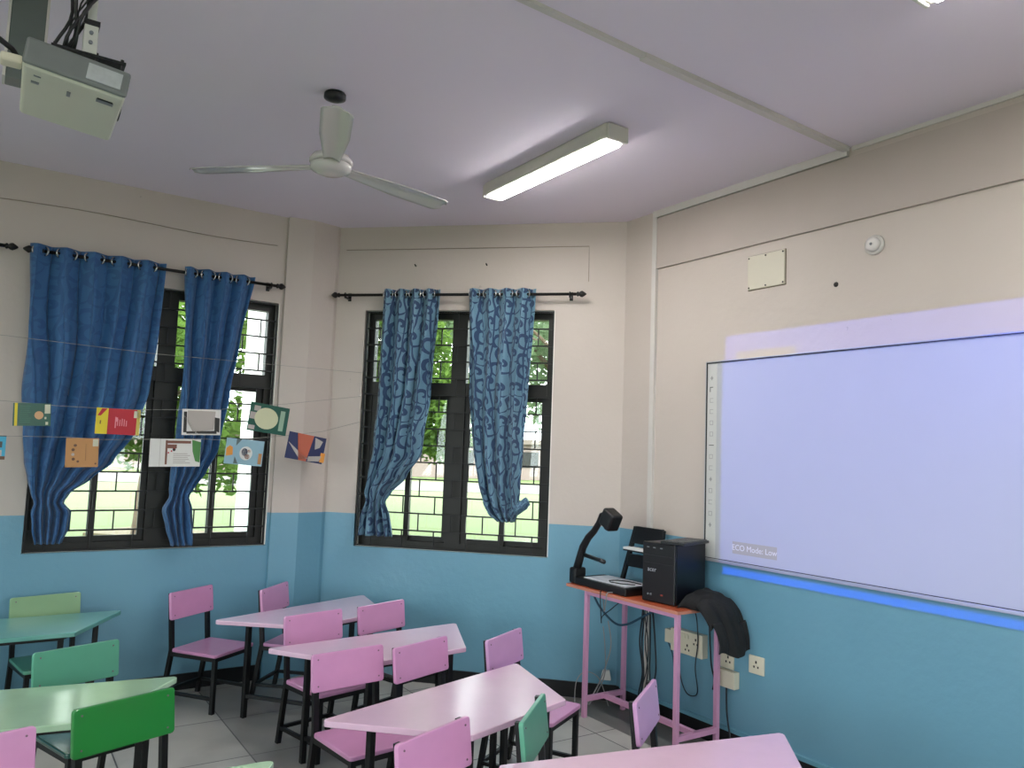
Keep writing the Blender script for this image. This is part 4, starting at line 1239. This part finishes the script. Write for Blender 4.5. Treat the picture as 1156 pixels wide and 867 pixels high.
def leaf_mat(nm, a, b_):
    m, nt, out = new_mat(nm)
    f = noise(nt, 1.6, 3)
    c = mix_col(nt, f, lin(a), lin(b_))
    d = N(nt, 'ShaderNodeBsdfDiffuse')
    t_ = N(nt, 'ShaderNodeBsdfTranslucent')
    nt.links.new(c, d.inputs[0]); nt.links.new(c, t_.inputs[0])
    mx = N(nt, 'ShaderNodeMixShader'); mx.inputs[0].default_value = 0.4
    nt.links.new(d.outputs[0], mx.inputs[1]); nt.links.new(t_.outputs[0], mx.inputs[2])
    nt.links.new(mx.outputs[0], out.inputs[0])
    return m
M_LEAF = leaf_mat('tree_leaves', (62, 88, 36), (104, 128, 62))
M_LEAF2 = leaf_mat('pale_tree_leaves', (96, 116, 84), (132, 150, 116))
M_BARK = mat('tree_bark', (112, 94, 78), 0.9, var=0.2, nscale=10, bump=0.3)
def tree(label, x, y, h, crown_z, rad, n, m, seed, leaf=0.16, trunk_r=0.14):
    r = random.Random(seed)
    o = thing('tree', label, 'tree', (x, y, GZ), 0, 'trees on the lawn outside')
    tb = MB()
    tb.tube([(0, 0, 0), (0.08, 0.02, h * 0.3), (0.0, 0.1, h * 0.6), (0.05, 0, h * 0.9)], trunk_r, 10, [trunk_r * 1.2, trunk_r, trunk_r * 0.7, trunk_r * 0.3])
    for k in range(7):
        a = r.uniform(0, 6.28)
        z0 = h * r.uniform(0.3, 0.6)
        tb.tube([(0.03, 0.05, z0), (math.cos(a) * rad * .4, math.sin(a) * rad * .4, z0 + rad * 0.35), (math.cos(a) * rad * .8, math.sin(a) * rad * .8, z0 + rad * 0.5)], 0.05, 6, [trunk_r * .5, trunk_r * .3, 0.015])
    tb.build('trunk', M_BARK, o, smooth=True)
    lb = MB()
    cl = [(r.gauss(0, rad * .45), r.gauss(0, rad * .45), crown_z + r.gauss(0, rad * .38), rad * r.uniform(.3, .55)) for _ in range(16)]
    for i in range(n):
        cx, cy, cz, cr = r.choice(cl)
        d = Vector((r.gauss(0, 1), r.gauss(0, 1), r.gauss(0, 1))).normalized() * cr * r.uniform(0.5, 1.0)
        p = Vector((cx, cy, cz)) + d
        if p.z < 0.3:
            p.z = 0.3 + r.random() * 0.5
        a = Vector((r.gauss(0, 1), r.gauss(0, 1), r.gauss(0, .6))).normalized()
        b_ = a.cross(Vector((r.gauss(0, 1), r.gauss(0, 1), r.gauss(0, 1)))).normalized()
        s = leaf * r.uniform(.6, 1.2)
        lb.add([p - a * s * .5, p + b_ * s * .22 , p + a * s * .5, p - b_ * s * .22], [(0, 1, 2, 3)])
    lb.build('foliage', m, o)
    return o
tree('leafy green tree low over the lawn, seen through middle window', 4.2, 9.5, 3.0, 2.25, 1.3, 17000, M_LEAF, 11, 0.13, 0.07)
tree('pale tree on the right as seen through middle window', 9.6, 12.2, 6.0, 3.9, 2.3, 9000, M_LEAF2, 12, 0.26)
tree('tree behind the pillar as seen through left window', 2.0, 12.8, 5.0, 3.0, 1.8, 9000, M_LEAF, 13, 0.2)
tree('pale tree further left as seen through left window', -0.5, 17.5, 6.5, 4.4, 2.6, 8000, M_LEAF2, 14, 0.3)
tree('tall pale tree between the two window views', 8.5, 20.0, 7.5, 5.2, 3.0, 9000, M_LEAF2, 15, 0.34)
tree('tree far right across the lawn', 19.0, 14.5, 7.0, 4.5, 2.8, 5000, M_LEAF2, 16, 0.34)

# ------------------------------------------------------------------ world and daylight
w = bpy.data.worlds.new('overcast_sky')
scene.world = w
w.use_nodes = True
nt = w.node_tree
bg = nt.nodes['Background']
bg.inputs[0].default_value = (0.93, 0.97, 1.0, 1)
bg.inputs[1].default_value = 2.0
for mx_, wn in [(ML, W1), (MM, W2)] + [(MBK, q) for q in WB] + [(MSD, q) for q in WS]:
    u0, u1, z0, z1 = wn
    ld = bpy.data.lights.new('window_portal', 'AREA')
    ld.shape = 'RECTANGLE'
    ld.size, ld.size_y = u1 - u0, z1 - z0
    ld.cycles.is_portal = True
    lo = bpy.data.objects.new('window_portal', ld)
    COL.objects.link(lo)
    ctr = mx_ @ Vector(((u0 + u1) / 2, 0.16, (z0 + z1) / 2))
    inward = -(mx_.to_3x3() @ Vector((0, 1, 0)))
    lo.rotation_euler = inward.to_track_quat('-Z', 'Y').to_euler()
    lo.location = ctr

# ------------------------------------------------------------------ projector lamp (throws the lilac screen image and its blue bar on the wall)
lp = PM @ Vector((HX + 0.012, 0.02, 0.044))
sl = bpy.data.lights.new('projector_lamp', 'SPOT')
sl.spot_size = math.radians(70)
sl.spot_blend = 0.0
sl.shadow_soft_size = 0.003
sl.energy = 1.0
so = bpy.data.objects.new('projector_lamp', sl)
COL.objects.link(so)
so.location = lp
# local -Z -> world +X, local Y -> world Z, local X -> world -Y
so.rotation_euler = Matrix(((0, 0, -1), (-1, 0, 0), (0, 1, 0))).to_euler()
sl.use_nodes = True
nt = sl.node_tree
nt.nodes.clear()
out = nt.nodes.new('ShaderNodeOutputLight')
em = nt.nodes.new('ShaderNodeEmission')
nt.links.new(em.outputs[0], out.inputs[0])
tc = nt.nodes.new('ShaderNodeTexCoord')
sx = nt.nodes.new('ShaderNodeSeparateXYZ')
nt.links.new(tc.outputs['Normal'], sx.inputs[0])
az = math_node(nt, 'ABSOLUTE', sx.outputs[2])
dist = XR - lp.x
a = math_node(nt, 'MULTIPLY', math_node(nt, 'DIVIDE', sx.outputs[0], az), dist)   # = -(y - ly)
c = math_node(nt, 'MULTIPLY', math_node(nt, 'DIVIDE', sx.outputs[1], az), dist)   # = z - lz
Y = math_node(nt, 'SUBTRACT', lp.y, a)
Z = math_node(nt, 'ADD', c, lp.z)
def band(v, lo_, hi_):
    return math_node(nt, 'MULTIPLY', math_node(nt, 'GREATER_THAN', v, lo_), math_node(nt, 'LESS_THAN', v, hi_))
inside = math_node(nt, 'MULTIPLY', band(Y, 1.22, 3.085), band(Z, 0.952, 2.325))
bar = math_node(nt, 'LESS_THAN', Z, 0.988)
osd = math_node(nt, 'MULTIPLY', band(Y, 2.60, 3.0), band(Z, 2.175, 2.225))
col = mix_col(nt, bar, (0.10, 0.15, 1.0, 1), (0.0, 0.30, 3.0, 1))
col = mix_col(nt, osd, col, (0.30, 0.29, 0.24, 1))
nt.links.new(col, em.inputs[0])
nt.links.new(math_node(nt, 'MULTIPLY', inside, 60.0), em.inputs[1])

# ------------------------------------------------------------------ camera
f_px, yaw, pit, rol = 878.8, math.radians(33.72), math.radians(5.02), math.radians(2.07)
fw = Vector((math.sin(yaw) * math.cos(pit), math.cos(yaw) * math.cos(pit), math.sin(pit)))
r0 = Vector((math.cos(yaw), -math.sin(yaw), 0))
u0 = r0.cross(fw)
rt = r0 * math.cos(rol) + u0 * math.sin(rol)
up = -r0 * math.sin(rol) + u0 * math.cos(rol)
cam = bpy.data.cameras.new('camera')
cam.sensor_width = 36
cam.lens = f_px / 1156 * 36
cam.clip_start = 0.02
co_ = bpy.data.objects.new('camera', cam)
COL.objects.link(co_)
co_.matrix_world = Matrix(((rt.x, up.x, -fw.x, 0), (rt.y, up.y, -fw.y, 0), (rt.z, up.z, -fw.z, 1.6), (0, 0, 0, 1)))
scene.camera = co_

scene.view_settings.view_transform = 'Standard'
scene.view_settings.look = 'None'
scene.view_settings.exposure = 2.38
scene.view_settings.gamma = 1.0
scene.view_settings.use_curve_mapping = False
scene.cycles.max_bounces = 8
scene.cycles.transparent_max_bounces = 16
